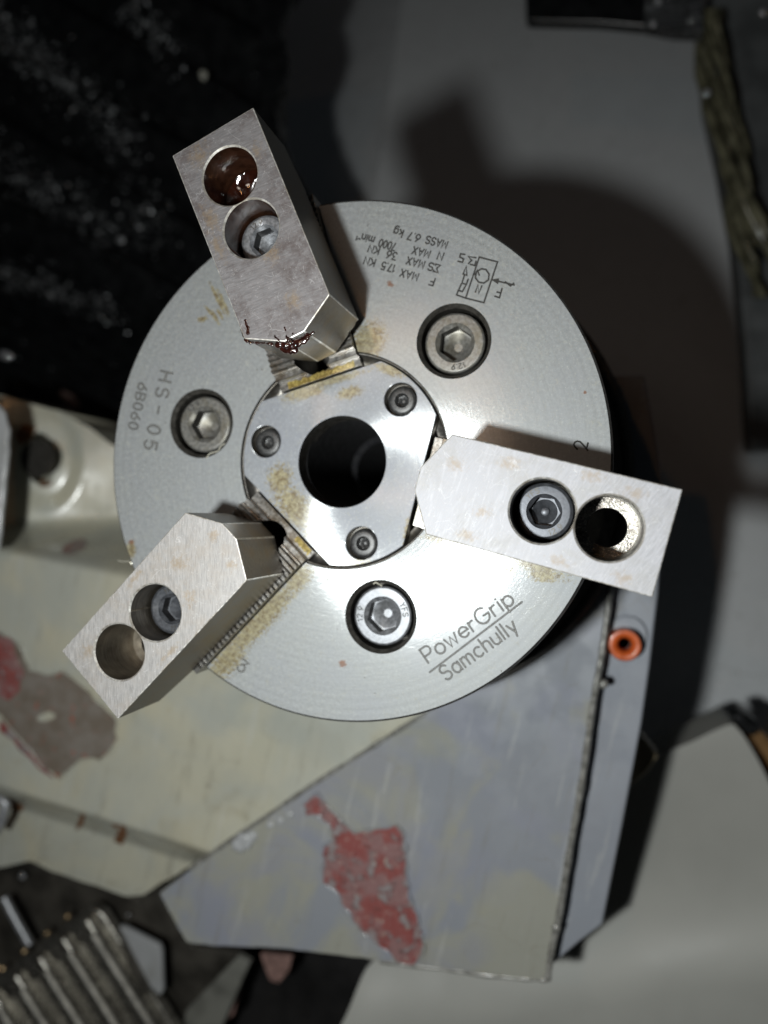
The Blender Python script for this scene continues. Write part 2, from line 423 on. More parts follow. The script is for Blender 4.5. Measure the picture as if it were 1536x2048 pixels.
M_jaw2 = jaw_metal('bright_ground_jaw', (0.43, 0.43, 0.455), (0.34, 0.33, 0.31), [(42, -3.5, 3.4, 3.2, 0), (34, 5, 4, 3, 0), (71, 8, 5, 3, 0), (62, 9.5, 5, 2.4, 0), (45, 8, 5, 3, 0), (73, -9, 4, 3, 0), (40, -9, 5, 2.5, 0), (60, -9, 5, 2, 0)], 1.2, 14.0, 0.45, 0.44, 0.22)
M_jaw3 = jaw_metal('milled_jaw', (0.40, 0.385, 0.375), (0.38, 0.33, 0.28), [(41, -4, 4, 4, 0), (45, 4, 4, 4, 0), (32, 6, 3, 3, 0), (74, -6, 4, 3, 0), (52, -9.5, 6, 2, 0), (30, -2, 3, 3, 0), (58, 9.5, 8, 1.6, 0)], 0.75, 23.0, 0.5)
M_jawside = steel('jaw_side_steel', (0.17, 0.155, 0.135), 0.85, 0.34, 0.25, 1.0, 0.3, streak=(0, 1, 1, 4), dirt=(0.20, 0.14, 0.07), dirtamt=0.5)  # darker than the jaw tops; shade on the sides put into colour
M_hole_oil = steel('brown_oil_bore', (0.050, 0.020, 0.010), 0.25, 0.22, 0.5, 0.35, 0.9, coat=0.9)
M_hole = steel('drilled_bore_steel', (0.20, 0.175, 0.14), 0.75, 0.35, 0.35, 0.7, 0.5, streak=(0, 0.3, 0.3, 5), dirt=(0.08, 0.06, 0.04))

# ------------------------------------------------------------------ stroke font for engraving (unit cap height)
def arc(cx, cy, rx, ry, a0, a1, n=10):
    return [(cx + rx * cos(radians(a0 + (a1 - a0) * i / n)), cy + ry * sin(radians(a0 + (a1 - a0) * i / n))) for i in range(n + 1)]
O = lambda w: [[(w / 2 + w / 2 * cos(2 * pi * i / 16), 0.5 + 0.5 * sin(2 * pi * i / 16)) for i in range(17)]]
FONT = {
 'P': (0.62, [[(0, 0), (0, 1), (0.35, 1)] + arc(0.35, 0.73, 0.25, 0.27, 90, -90) + [(0, 0.46)]]),
 'o': (0.60, [arc(0.3, 0.33, 0.3, 0.33, 0, 360, 16)]),
 'w': (0.78, [[(0, 0.66), (0.18, 0), (0.38, 0.6), (0.58, 0), (0.76, 0.66)]]),
 'e': (0.60, [[(0.02, 0.34), (0.6, 0.34)] + arc(0.3, 0.33, 0.3, 0.33, 5, 320, 14)]),
 'r': (0.36, [[(0, 0), (0, 0.66)], [(0, 0.42)] + arc(0.24, 0.42, 0.24, 0.22, 180, 70, 6)]),
 'G': (0.86, [arc(0.43, 0.5, 0.43, 0.5, 50, 335, 16) + [(0.84, 0.46), (0.48, 0.46)]]),
 'i': (0.10, [[(0.03, 0), (0.03, 0.66)], [(0.03, 0.86), (0.03, 0.90)]]),
 'p': (0.58, [[(0, -0.3), (0, 0.66)], arc(0.29, 0.33, 0.29, 0.33, 175, -175, 14)]),
 'S': (0.62, [arc(0.31, 0.75, 0.29, 0.25, 25, 250, 9) + arc(0.31, 0.26, 0.30, 0.26, 75, -155, 9)]),
 'a': (0.58, [arc(0.28, 0.33, 0.28, 0.33, 10, 350, 14), [(0.56, 0.66), (0.56, 0)]]),
 'm': (0.84, [[(0, 0), (0, 0.66)], [(0, 0.45)] + arc(0.2, 0.45, 0.2, 0.2, 180, 0, 7) + [(0.4, 0)], [(0.4, 0.45)] + arc(0.6, 0.45, 0.2, 0.2, 180, 0, 7) + [(0.8, 0)]]),
 'c': (0.54, [arc(0.3, 0.33, 0.3, 0.33, 45, 315, 12)]),
 'h': (0.52, [[(0, 0), (0, 1)], [(0, 0.42)] + arc(0.25, 0.42, 0.25, 0.24, 180, 0, 8) + [(0.5, 0)]]),
 'u': (0.52, [[(0, 0.66), (0, 0.25)] + arc(0.25, 0.25, 0.25, 0.25, 180, 360, 8) + [(0.5, 0.66)], [(0.5, 0.3), (0.5, 0)]]),
 'l': (0.08, [[(0.02, 0), (0.02, 1)]]),
 'y': (0.52, [[(0, 0.66), (0.28, 0)], [(0.52, 0.66), (0.2, -0.3)]]),
 'M': (0.72, [[(0, 0), (0, 1), (0.34, 0.2), (0.68, 1), (0.68, 0)]]),
 'A': (0.66, [[(0, 0), (0.32, 1), (0.64, 0)], [(0.12, 0.36), (0.52, 0.36)]]),
 'X': (0.62, [[(0, 0), (0.6, 1)], [(0, 1), (0.6, 0)]]),
 'N': (0.62, [[(0, 0), (0, 1), (0.6, 0), (0.6, 1)]]),
 'F': (0.55, [[(0, 0), (0, 1), (0.55, 1)], [(0, 0.52), (0.45, 0.52)]]),
 'K': (0.60, [[(0, 0), (0, 1)], [(0.58, 1), (0, 0.4)], [(0.2, 0.58), (0.6, 0)]]),
 'k': (0.50, [[(0, 0), (0, 1)], [(0.45, 0.66), (0, 0.26)], [(0.16, 0.42), (0.5, 0)]]),
 'g': (0.56, [arc(0.28, 0.33, 0.28, 0.33, 10, 350, 14), [(0.56, 0.66), (0.56, -0.1)] + arc(0.28, -0.1, 0.28, 0.22, 0, -150, 7)]),
 'n': (0.52, [[(0, 0), (0, 0.66)], [(0, 0.42)] + arc(0.25, 0.42, 0.25, 0.24, 180, 0, 8) + [(0.5, 0)]]),
 'E': (0.55, [[(0.6, 0.82), (0.6, 1), (0, 1), (0.34, 0.5), (0, 0), (0.6, 0), (0.6, 0.18)]]),      # the sum sign
 'H': (0.66, [[(0, 0), (0, 1)], [(0.64, 0), (0.64, 1)], [(0, 0.5), (0.64, 0.5)]]),
 'B': (0.62, [[(0, 0), (0, 1), (0.36, 1)] + arc(0.36, 0.76, 0.22, 0.24, 90, -90, 7) + [(0, 0.52)], [(0.36, 0.52)] + arc(0.36, 0.26, 0.25, 0.26, 90, -90, 7) + [(0, 0)]]),
 'Y': (0.60, [[(0, 1), (0.3, 0.5), (0.6, 1)], [(0.3, 0.5), (0.3, 0)]]),
 'V': (0.60, [[(0, 1), (0.3, 0), (0.6, 1)]]),
 '-': (0.55, [[(0.02, 0.5), (0.5, 0.5)]]), '.': (0.10, [[(0.02, 0.0), (0.06, 0.05)]]), ' ': (0.40, []),
 '0': (0.60, O(0.58)), '1': (0.25, [[(0.0, 0.78), (0.2, 1), (0.2, 0)]]),
 '2': (0.60, [arc(0.29, 0.71, 0.28, 0.29, 165, -35, 9) + [(0, 0), (0.6, 0)]]),
 '3': (0.58, [[(0, 1), (0.55, 1), (0.25, 0.6)] + arc(0.27, 0.3, 0.29, 0.3, 80, -155, 9)]),
 '5': (0.60, [[(0.55, 1), (0.08, 1), (0.03, 0.55)] + arc(0.29, 0.32, 0.30, 0.32, 130, -145, 10)]),
 '6': (0.60, [[(0.5, 1), (0.1, 0.5)], arc(0.3, 0.31, 0.29, 0.31, 0, 360, 14)]),
 '7': (0.58, [[(0, 1), (0.56, 1), (0.2, 0)]]),
 '9': (0.60, [[(0.12, 0), (0.52, 0.52)], arc(0.3, 0.69, 0.29, 0.31, 0, 360, 14)]),
}
def text_strokes(txt, h, gap=0.2, length=None):
    w = 0; adv = []
    for ch in txt: adv.append(w); w += FONT[ch][0] + gap
    w -= gap
    kx = h if length is None else length / w
    return [[(adv[i] * kx + x * (kx if length else h), y * h) for x, y in st] for i, ch in enumerate(txt) for st in FONT[ch][1]], w * kx

def ribbon(bm, pts, width, z):
    pts = [Vector((p[0], p[1])) for p in pts]
    q = [pts[0]]
    for p in pts[1:]:
        if (p - q[-1]).length > 1e-4: q.append(p)
    pts = q
    if len(pts) < 2: return
    d0 = (pts[1] - pts[0]).normalized(); d1 = (pts[-1] - pts[-2]).normalized()
    closed = (pts[0] - pts[-1]).length < 1e-3
    if not closed: pts = [pts[0] - d0 * width * 0.35] + pts + [pts[-1] + d1 * width * 0.35]
    L = []; R_ = []
    for i, p in enumerate(pts):
        a = (p - pts[i - 1]).normalized() if i else None; b = (pts[i + 1] - p).normalized() if i < len(pts) - 1 else None
        if closed and i == 0: a = (pts[-1] - pts[-2]).normalized()
        if closed and i == len(pts) - 1: b = (pts[1] - pts[0]).normalized()
        if a is None: a = b
        if b is None: b = a
        t = (a + b); t = t.normalized() if t.length > 1e-3 else a
        nn = Vector((-t.y, t.x)); k = min(1.6, 1 / max(0.4, nn.dot(Vector((-a.y, a.x)))))
        wd = width * 0.5 * k * (0.55 if (not closed and i in (0, len(pts) - 1)) else 1)
        L.append(bm.verts.new((p.x + nn.x * wd, p.y + nn.y * wd, z))); R_.append(bm.verts.new((p.x - nn.x * wd, p.y - nn.y * wd, z)))
    for i in range(len(pts) - 1): bm.faces.new((L[i], R_[i], R_[i + 1], L[i + 1]))

def engrave(name, strokes, parent, width, core, xf=lambda p: p, z=0.012, mat=None, mcore=None):
    bm = bmesh.new(); zz = z
    for i, st in enumerate(strokes):
        ribbon(bm, [xf(p) for p in st], width, z + 0.0015 * (i % 9))
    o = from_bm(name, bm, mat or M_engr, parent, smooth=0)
    if core:
        bm = bmesh.new()
        for i, st in enumerate(strokes): ribbon(bm, [xf(p) for p in st], core, z + 0.016 + 0.0015 * (i % 9))
        from_bm('groove_floor', bm, mcore or M_engr_core, o, smooth=0)
    return o

def place(ox, oy, ang):
    c, s_ = cos(radians(ang)), sin(radians(ang))
    return lambda p: (ox + p[0] * c - p[1] * s_, oy + p[0] * s_ + p[1] * c)

# ------------------------------------------------------------------ THE CHUCK
chuck = thing('lathe_chuck', 'round three-jaw steel lathe chuck with engraved face, filling the middle of the picture', 'lathe chuck')

bm = bmesh.new()
lathe(bm, [(0, 0), (66.9, 0), (67.45, -0.55), (67.6, -1.6), (67.6, -44), (66.0, -45.5), (66, -60), (0, -60)], 256)
body = from_bm('body', bm, M_face, chuck, smooth=0)
body.data.materials.append(M_dark); body.data.materials.append(M_cham)
BOLT_A = [PHI + radians(a) - 0.0097 for a in (60, 180, 300)]
cuts = [cutter(circle(28.3, 128), -16, 5)]
for a in BOLT_A:
    cuts.append(cutter(circle(8.45, 72, polar(41.4, a)), -18, 5))
    kb = bmesh.new(); lathe(kb, [(0, -1.5), (8.1, -1.5), (9.7, 0.3), (9.7, 2), (0, 2)], 72, (*polar(41.4, a), 0)); cuts.append(from_bm('cutter', kb, None, smooth=0))
for th in (T1, T2, T3):
    cuts.append(cutter([slotpt(th, 12, -11.75), slotpt(th, 80, -11.75), slotpt(th, 80, 11.75), slotpt(th, 12, 11.75)], -22, 5))
cuts.append(cutter(circle(11.6, 64), -70, 5))
cut(body, cuts)
for p in body.data.polygons:
    n_ = p.normal; c_ = p.center / S; r_ = math.hypot(c_.x, c_.y)
    p.material_index = 0 if (n_.z > 0.9 and c_.z > -0.3) else (2 if r_ > 66.5 else 1)
add_bevel(body, 0.16, 2)
finish(body, 14)

# deep dark tube seen through the centre
bm = bmesh.new(); lathe(bm, [(13, -6), (11.55, -6), (11.55, -46), (9.6, -46.2), (9.6, -130), (0, -130)], 64)
from_bm('draw_tube', bm, M_gallery, chuck)
# sleeve ring standing in the recess round the cover
bm = bmesh.new(); lathe(bm, [(28.22, -12), (28.22, -1.0), (28.0, -0.8), (27.62, -0.8), (27.5, -3.6), (25.6, -3.6), (25.3, -3.9), (25.3, -12)], 128, closed=True)
sl = from_bm('sleeve_ring', bm, M_side, chuck)
cut(sl, [cutter([slotpt(th, 12, -11.6), slotpt(th, 80, -11.6), slotpt(th, 80, 11.6), slotpt(th, 12, 11.6)], -22, 5) for th in (T1, T2, T3)])
split_islands(sl)

# --- engraving on the face
st, wd = text_strokes('PowerGrip', 3.9, 0.20, 26.6)
engrave('engraved_lettering', st, body, 0.50, 0.16, place(23.4, -51.0, 36.6))
st, wd = text_strokes('Samchully', 3.7, 0.22, 22.2)
engrave('engraved_lettering', st, body, 0.50, 0.16, place(28.0, -55.2, 37.6))
engrave('engraved_line', [[(23.7, -53.3), (46.4, -34.9)]], body, 0.48, 0.15)
st, wd = text_strokes('HS-05', 3.9, 0.42, None)
st = []
for ch, off in (('H', 0), ('S', 4.6), ('-', 9.7), ('0', 15.1), ('5', 19.4)):
    s1, _ = text_strokes(ch, 3.9); st += [[(x + off, y) for x, y in q] for q in s1]
engrave('engraved_lettering', st, body, 0.62, 0.24, place(-52.6, 25.4, -103.4))
st, wd = text_strokes('6B060', 2.9, 0.30, 13.0)
engrave('engraved_lettering', st, body, 0.55, 0.20, place(-59.4, 22.4, -104.0))
st = []
for txt, x, y, ln in (('MASS', 27.6, 54.4, 5.6), ('6.7 kg', 20.7, 56.6, 7.2)):
    s1, _ = text_strokes(txt, 1.9, 0.22, ln); f = place(x, y, 160); st += [[f(p) for p in q] for q in s1]
for txt, x, y, ln in (('N', 26.6, 51.6, 1.3), ('MAX', 23.2, 52.4, 4.6), ('7000', 14.4, 55.0, 4.6), ('min', 8.6, 57.2, 3.4)):
    s1, _ = text_strokes(txt, 1.9, 0.22, ln); f = place(x, y, 160.5); st += [[f(p) for p in q] for q in s1]
s1, _ = text_strokes('-1', 0.9, 0.2, 1.2); f = place(4.9, 57.4, 160.5); st += [[f(p) for p in q] for q in s1]
for txt, x, y, ln in (('ES', 25.7, 48.6, 2.9), ('MAX', 21.8, 49.9, 4.7), ('36', 14.6, 52.6, 2.6), ('KN', 10.0, 54.4, 2.9)):
    s1, _ = text_strokes(txt, 1.9, 0.22, ln); f = place(x, y, 161); st += [[f(p) for p in q] for q in s1]
for txt, x, y, ln in (('F', 24.4, 45.4, 1.1), ('MAX', 20.2, 46.9, 4.7), ('17.5', 14.2, 49.5, 3.6), ('KN', 8.9, 51.4, 2.9)):
    s1, _ = text_strokes(txt, 1.9, 0.22, ln); f = place(x, y, 161); st += [[f(p) for p in q] for q in s1]
engrave('engraved_lettering', st, body, 0.40, 0)
# the little load diagram
z5 = lambda X, Y: pp(680 + X / 3.84, 410 + Y / 3.84)
dg = [[z5(1070, 400), z5(1210, 437), z5(1105, 750), z5(965, 715), z5(1070, 400)],
      [z5(1055, 510), z5(1085, 490), z5(1120, 495), z5(1145, 530), z5(1140, 575), z5(1105, 600), z5(1065, 592), z5(1040, 560), z5(1048, 515)], [z5(1035, 535), z5(1055, 500), z5(1070, 540)],
      [z5(1040, 670), z5(1060, 610), z5(1065, 680), z5(1090, 620)],
      [z5(1170, 575), z5(1340, 615)], [z5(1170, 575), z5(1215, 570), z5(1210, 600), z5(1170, 575)], [z5(1270, 590), z5(1310, 622), z5(1335, 600)],
      [z5(1245, 640), z5(1225, 712), z5(1188, 700)], [z5(1235, 676), z5(1205, 668)],
      [z5(1045, 430), z5(1035, 465), z5(1000, 455)], [z5(1045, 405), z5(985, 395), z5(1012, 425), z5(985, 450)],
      [z5(960, 380), z5(925, 375), z5(920, 400), z5(950, 415), z5(940, 440), z5(905, 432)],
      [z5(970, 470), z5(945, 530), z5(975, 540), z5(970, 470)], [z5(955, 540), z5(940, 590)],
      [z5(985, 570), z5(970, 610), z5(935, 600)], [z5(965, 620), z5(940, 665), z5(905, 655)], [z5(895, 690), z5(965, 715)], [z5(935, 600), z5(895, 690)]]
engrave('engraved_diagram', dg, body, 0.42, 0)
z3 = lambda X, Y: pp(440 + X / 15.36, 1290 + Y / 15.36)
engrave('engraved_numeral', [[z3(715, 430), z3(885, 575), z3(640, 610)], [z3(745, 640), z3(765, 690), z3(750, 750), z3(710, 805), z3(650, 825), z3(585, 800), z3(545, 740), z3(530, 670)]], body, 0.55, 0.22)
z2 = lambda X, Y: pp(1100 + X / 12.8, 860 + Y / 12.8)
engrave('engraved_numeral', [[z2(700, 495), z2(640, 430), z2(610, 370), z2(640, 310), z2(700, 285), z2(770, 300), z2(830, 360), z2(965, 520)], [z2(975, 330), z2(945, 445)]], body, 0.42, 0)

# --- cover plate with three flats
def plate_outline(R, flat, n=240):
    out = []
    for i in range(n):
        a = 2 * pi * i / n; r = R
        for th in (T1, T2, T3):
            c = cos(a - th)
            if c > 0: r = min(r, flat / c)
        out.append(polar(r, a))
    return out
bm = bmesh.new(); prism(bm, plate_outline(27.35, 21.5), -9, 0.15)
cover = from_bm('cover_plate', bm, M_plate, chuck, smooth=0)
cover.data.materials.append(M_side)
SCR = [(15.68, 15.27), (-21.0, 5.25), (5.7, -21.3)]
cut(cover, [cutter(circle(11.85, 96, (0.15, -0.35)), -20, 5)] + [cutter(circle(4.25, 48, c), -3.2, 5) for c in SCR])
for p in cover.data.polygons: p.material_index = 0 if p.normal.z > 0.9 and p.center.z > -0.5 * S else 1
add_bevel(cover, 0.18, 2); finish(cover, 14)

def socket_bolt(name, loc, R, hexw, head, mat, parent, rot=0.0, chamf=0.5, rim=1.22, cone=1.4, marks=None, depth=3.6, mcol=None):
    """cap screw: rounded head, chamfered socket mouth, hexagon socket with a drill-point floor"""
    n = 48; bm = bmesh.new(); rings = []
    def circ(r, z): rings.append([bm.verts.new((r * cos(2 * pi * i / n), r * sin(2 * pi * i / n), z)) for i in range(n)])
    def hexa(r, z):
        out = []
        for i in range(n):
            a = 2 * pi * i / n; k = (a + pi / 6) % (pi / 3) - pi / 6
            q = r * cos(pi / 6) / cos((a % (pi / 3)) - pi / 6)
            out.append(bm.verts.new((q * cos(a), q * sin(a), z)))
        rings.append(out)
    hr = hexw / 2 / cos(pi / 6)
    circ(R, -head); circ(R, -chamf * 1.5); circ(R - chamf * 0.35, -chamf * 0.6); circ(R - chamf, -chamf * 0.12); circ(R - chamf * 1.35, 0)
    circ(hr * rim, 0); circ(hr * rim * 0.985, -0.12); hexa(hr * 1.0, -0.75); hexa(hr * 0.99, -depth); circ(hr * 0.80, -depth - 0.02); circ(hr * 0.25, -depth - cone); 
    for a, b in zip(rings, rings[1:]):
        for i in range(n): bm.faces.new((a[i], a[(i + 1) % n], b[(i + 1) % n], b[i]))
    bm.faces.new(rings[-1])
    o = from_bm(name, bm, mat, parent, smooth=0)
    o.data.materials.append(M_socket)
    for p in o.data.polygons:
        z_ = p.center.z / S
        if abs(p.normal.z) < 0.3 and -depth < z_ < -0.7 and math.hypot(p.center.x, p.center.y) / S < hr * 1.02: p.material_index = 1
    finish(o, 28)
    o.location = Vector(loc) * S; o.rotation_euler = (0, 0, rot)
    if marks:
        stt = []
        for txt, a0, rr, hh in marks:
            s1, wdt = text_strokes(txt, hh, 0.35)
            for q in s1:
                stt.append([((rr + y - hh / 2) * cos(radians(a0) - (x - wdt / 2) / rr), (rr + y - hh / 2) * sin(radians(a0) - (x - wdt / 2) / rr)) for x, y in q])
        engrave('grade_mark', stt, o, 0.24, 0, z=0.02, mat=mcol or M_engr)
    return o

socket_bolt('mounting_bolt', (*polar(41.4, BOLT_A[0]), -1.9), 7.7, 7.7, 9, M_bolt, chuck, 0.42, 0.5, rim=1.13, depth=4.4, marks=[('12.9', 255, 6.1, 1.3)])
socket_bolt('mounting_bolt', (*polar(41.4, BOLT_A[1]), -1.9), 7.7, 7.7, 9, M_bolt, chuck, 0.05, 0.5, rim=1.13, depth=4.4, marks=[('12.9', 120, 6.1, 1.3)])
socket_bolt('mounting_bolt', (*polar(41.4, BOLT_A[2]), -1.9), 7.7, 7.7, 9, M_bolt2, chuck, 0.30, 0.5, rim=1.13, depth=4.4, marks=[('12.9', 160, 6.1, 1.4), ('YFS', 0, 6.1, 1.4)])
for i, c in enumerate(SCR):
    socket_bolt('cover_screw', (c[0] + 0.12, c[1] - 0.12, -0.9), 3.85, 2.6, 3, M_blackbolt2, cover, 0.3 + i, 0.7, 1.25, 0.6, depth=1.6)

# --- master jaws in their slots
PITCH = 1.5
def master_mesh():
    prof = [(22.25, -18), (22.25, -1.15), (22.4, -1.0), (24.75, -1.0), (24.8, 1.0), (24.95, 1.15), (26.3, 1.15), (26.35, 2.3)]
    r = 26.5
    while r < 67.0:
        prof += [(r, 2.35), (r + 0.28, 2.35), (r + 0.62, 3.25), (r + 1.0, 3.25), (r + 1.34, 2.35)]; r += PITCH
    prof += [(68.4, 2.3), (68.4, -18)]
    bm = bmesh.new()
    a = [bm.verts.new((p[0], -11.45, p[1])) for p in prof]; b = [bm.verts.new((p[0], 11.45, p[1])) for p in prof]
    n = len(prof)
    for i in range(n): bm.faces.new((a[i], a[(i + 1) % n], b[(i + 1) % n], b[i]))
    bm.faces.new(a[::-1]); bm.faces.new(b)
    o = from_bm('master_jaw', bm, M_master, chuck, smooth=0)
    slot = [(70, -4.9), (70, 4.9)] + [(28.6 + 4.9 * cos(a_), 4.9 * sin(a_)) for a_ in [pi / 2 + pi * k / 16 for k in range(17)]]
    cut(o, [cutter(slot, -30, 6)])
    o.data.materials.append(M_goldoil)
    return o
mj = master_mesh(); mj.rotation_euler = (0, 0, T1)
gold = bmesh.new()
finish(mj, 25)
M_ledge = face_metal('master_jaw_ledge_face', [(23.6, 9, 3, 5, 0)], None, base=(0.40, 0.39, 0.37), aniso=0.0)
for th in (T2, T3):
    o = mj.copy(); o.data = mj.data; scn.collection.objects.link(o); o.parent = chuck; o.rotation_euler = (0, 0, th)
# stained ledges at the inner ends
def ledge(parent_th, mat, y0=-10.9, y1=10.9):
    bm = bmesh.new(); pts = []
    nn = 24
    for k in range(nn + 1): pts.append((22.42 + 0.35 * abs(mnoise.noise(Vector((k * 0.9, parent_th, 4)))), y0 + (y1 - y0) * k / nn))
    for k in range(nn, -1, -1): pts.append((24.1 + 0.9 * mnoise.noise(Vector((k * 0.7, parent_th, 0))), y0 + (y1 - y0) * k / nn))
    prism(bm, pts, -0.99, -0.86)
    return bm
o = from_bm('dried_coolant_crust', ledge(T1, None, -9.8, 9.2), M_goldoil, mj, smooth=0)
kids = [c for c in chuck.children if c.name.startswith('master_jaw')]
o = from_bm('dried_coolant_crust', ledge(T3, None, 5.0, 10.6), M_goldoil, [k for k in kids if abs(k.rotation_euler.z - T3) < 0.01][0], smooth=0)

# --- soft jaws on top
W, H0, H1 = 11.175, 3.35, 25.82
RO, RS, RT, TA = 79.47, 31.44, 26.51, 2.58
RH = [54.0, 67.8]
def jaw_mesh():
    plan = [(RO, -W), (RO, W), (RS, W), (RT, TA), (RT, -TA), (RS, -W)]
    bm = bmesh.new(); prism(bm, plan, H0, H1)
    o = from_bm('soft_jaw', bm, None, chuck, smooth=0)
    for m_ in (M_jaw1, M_jawside, M_hole_oil, M_edge): o.data.materials.append(m_)
    m = o.modifiers.new('bevel', 'BEVEL'); m.width = 0.26 * S; m.segments = 2; m.limit_method = 'ANGLE'; m.angle_limit = radians(20); m.material = 3
    bake(o)
    wedge = bmesh.new(); pr = [(67.4, 0), (84, 0), (84, 9.0), (RO, 7.6), (67.4, 3.36)]
    a = [wedge.verts.new((p[0], -14, p[1])) for p in pr]; b = [wedge.verts.new((p[0], 14, p[1])) for p in pr]
    for i in range(5): wedge.faces.new((a[i], a[(i + 1) % 5], b[(i + 1) % 5], b[i]))
    wedge.faces.new(a[::-1]); wedge.faces.new(b)
    wc = from_bm('cutter', wedge, None, smooth=0)
    teeth = []
    tb = bmesh.new(); r = 29.0
    prf = [(26, 3.0), (26, 3.36)]
    while r < 67: prf += [(r, 3.36), (r + 0.35, 4.15), (r + 0.75, 4.15), (r + 1.1, 3.36)]; r += PITCH
    prf += [(68, 3.36), (68, 3.0)]
    a = [tb.verts.new((p[0], -13, p[1])) for p in prf]; b = [tb.verts.new((p[0], 13, p[1])) for p in prf]
    for i in range(len(prf)): tb.faces.new((a[i], a[(i + 1) % len(prf)], b[(i + 1) % len(prf)], b[i]))
    tb.faces.new(a[::-1]); tb.faces.new(b)
    tc_ = from_bm('cutter', tb, None, smooth=0)
    cs = [wc, tc_]
    for r in RH:
        cs.append(cutter(circle(6.78, 64, (r, 0)), H1 - 16.5, H1 + 3))
        cs.append(cutter(circle(4.45, 48, (r, 0)), -2, H1))
    cut(o, cs)
    # tiny countersink at each bore mouth
    for r in RH:
        cb_ = bmesh.new(); lathe(cb_, [(0, -1), (6.55, -0.25), (7.2, 0.4), (7.2, 1.2), (0, 1.2)], 64, (r, 0, H1 - 0.35))
        cut(o, [from_bm('cutter', cb_, None, smooth=0)])
    return o
M_edge = steel('worn_bright_edge', (0.72, 0.70, 0.66), 0.6, 0.42, 0.35, 0.9, 0.5, dirt=(0.30, 0.24, 0.16), dirtamt=0.6)
jo = jaw_mesh()
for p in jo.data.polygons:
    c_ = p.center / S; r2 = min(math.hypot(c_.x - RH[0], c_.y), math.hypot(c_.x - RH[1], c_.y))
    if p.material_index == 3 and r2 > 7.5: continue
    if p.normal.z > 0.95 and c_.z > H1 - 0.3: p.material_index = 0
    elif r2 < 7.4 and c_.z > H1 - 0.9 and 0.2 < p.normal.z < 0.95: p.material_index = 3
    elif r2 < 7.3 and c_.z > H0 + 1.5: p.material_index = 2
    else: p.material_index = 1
finish(jo, 14)
def place_jaw(o, th, dr, dt, rot, dh):
    # jaw seated on its master; rot turns it about the spot r = 50
    c = Vector(slotpt(th, 50 + dr, dt)).to_3d()
    m = Matrix.Translation(Vector((c.x, c.y, dh)) * S) @ Matrix.Rotation(th + rot, 4, 'Z') @ Matrix.Translation(Vector((-50, 0, 0)) * S)
    o.matrix_world = m
jaws = [jo]
for k in range(2):
    o = jo.copy(); o.data = jo.data.copy(); scn.collection.objects.link(o); o.parent = chuck; jaws.append(o)
jaws[1].data.materials[0] = M_jaw2; jaws[1].data.materials[2] = M_dark
jaws[2].data.materials[0] = M_jaw3; jaws[2].data.materials[2] = M_hole
place_jaw(jaws[0], T1, -1.38, -1.88, 0.1276, 2.05)
place_jaw(jaws[1], T2, 0.05, 0.15, -0.005, 0.01)
place_jaw(jaws[2], T3, -0.41, -0.87, -0.0008, -0.25)
M_ledge2 = steel('wet_drilled_ledge', (0.42, 0.40, 0.36), 0.9, 0.25, 0.5, 1.6, 1.0, dirt=(0.06, 0.04, 0.03), dirtamt=0.8)
jaws[1].data.materials.append(M_ledge2)
for p in jaws[1].data.polygons:
    z_ = p.center.z / S
    if p.normal.z > 0.9 and H1 - 17 < z_ < H1 - 16 : p.material_index = 4
M_pool = plain('wet_dark_red_oil', (0.016, 0.004, 0.002), 0.06, 0.0, 0.5, 0.25, 1.0, Coat_Weight=1.0)
pb = bmesh.new(); vr = []
for i in range(13):
    for k in range(36):
        rr = 6.7 * i / 12; aa = 2 * pi * k / 36
        q = Vector((RH[1] + rr * cos(aa), rr * sin(aa), 0)); q.z = H1 - 13.2 - 0.12 * (q.x - RH[1]) + 0.8 * mnoise.noise(Vector((q.x * 0.28, q.y * 0.28, 5)))+ 1.6 * (i / 12) ** 4
        vr.append(pb.verts.new(q))
for i in range(12):
    for k in range(36): pb.faces.new((vr[i * 36 + k], vr[i * 36 + (k + 1) % 36], vr[(i + 1) * 36 + (k + 1) % 36], vr[(i + 1) * 36 + k]))
bmesh.ops.remove_doubles(pb, verts=pb.verts, dist=0.001)
from_bm('oil_film', pb, M_pool, jaws[0], smooth=80)
jaws[0]['label'] = 'jaw skewed on its seat, tarnished brown with an oil-filled outer hole'
jaws[1]['label'] = 'bright ground jaw pointing right, black bolt marked YFS'
jaws[2]['label'] = 'milled jaw pointing to the lower left with a clean outer hole'
mk = {0: [('12.9', 118, 4.75, 1.15)], 1: [('YFS', 122, 4.75, 1.2), ('12.9', -58, 4.75, 1.2)], 2: [('12.9', -75, 4.75, 1.15), ('YFS', 100, 4.75, 1.15)]}
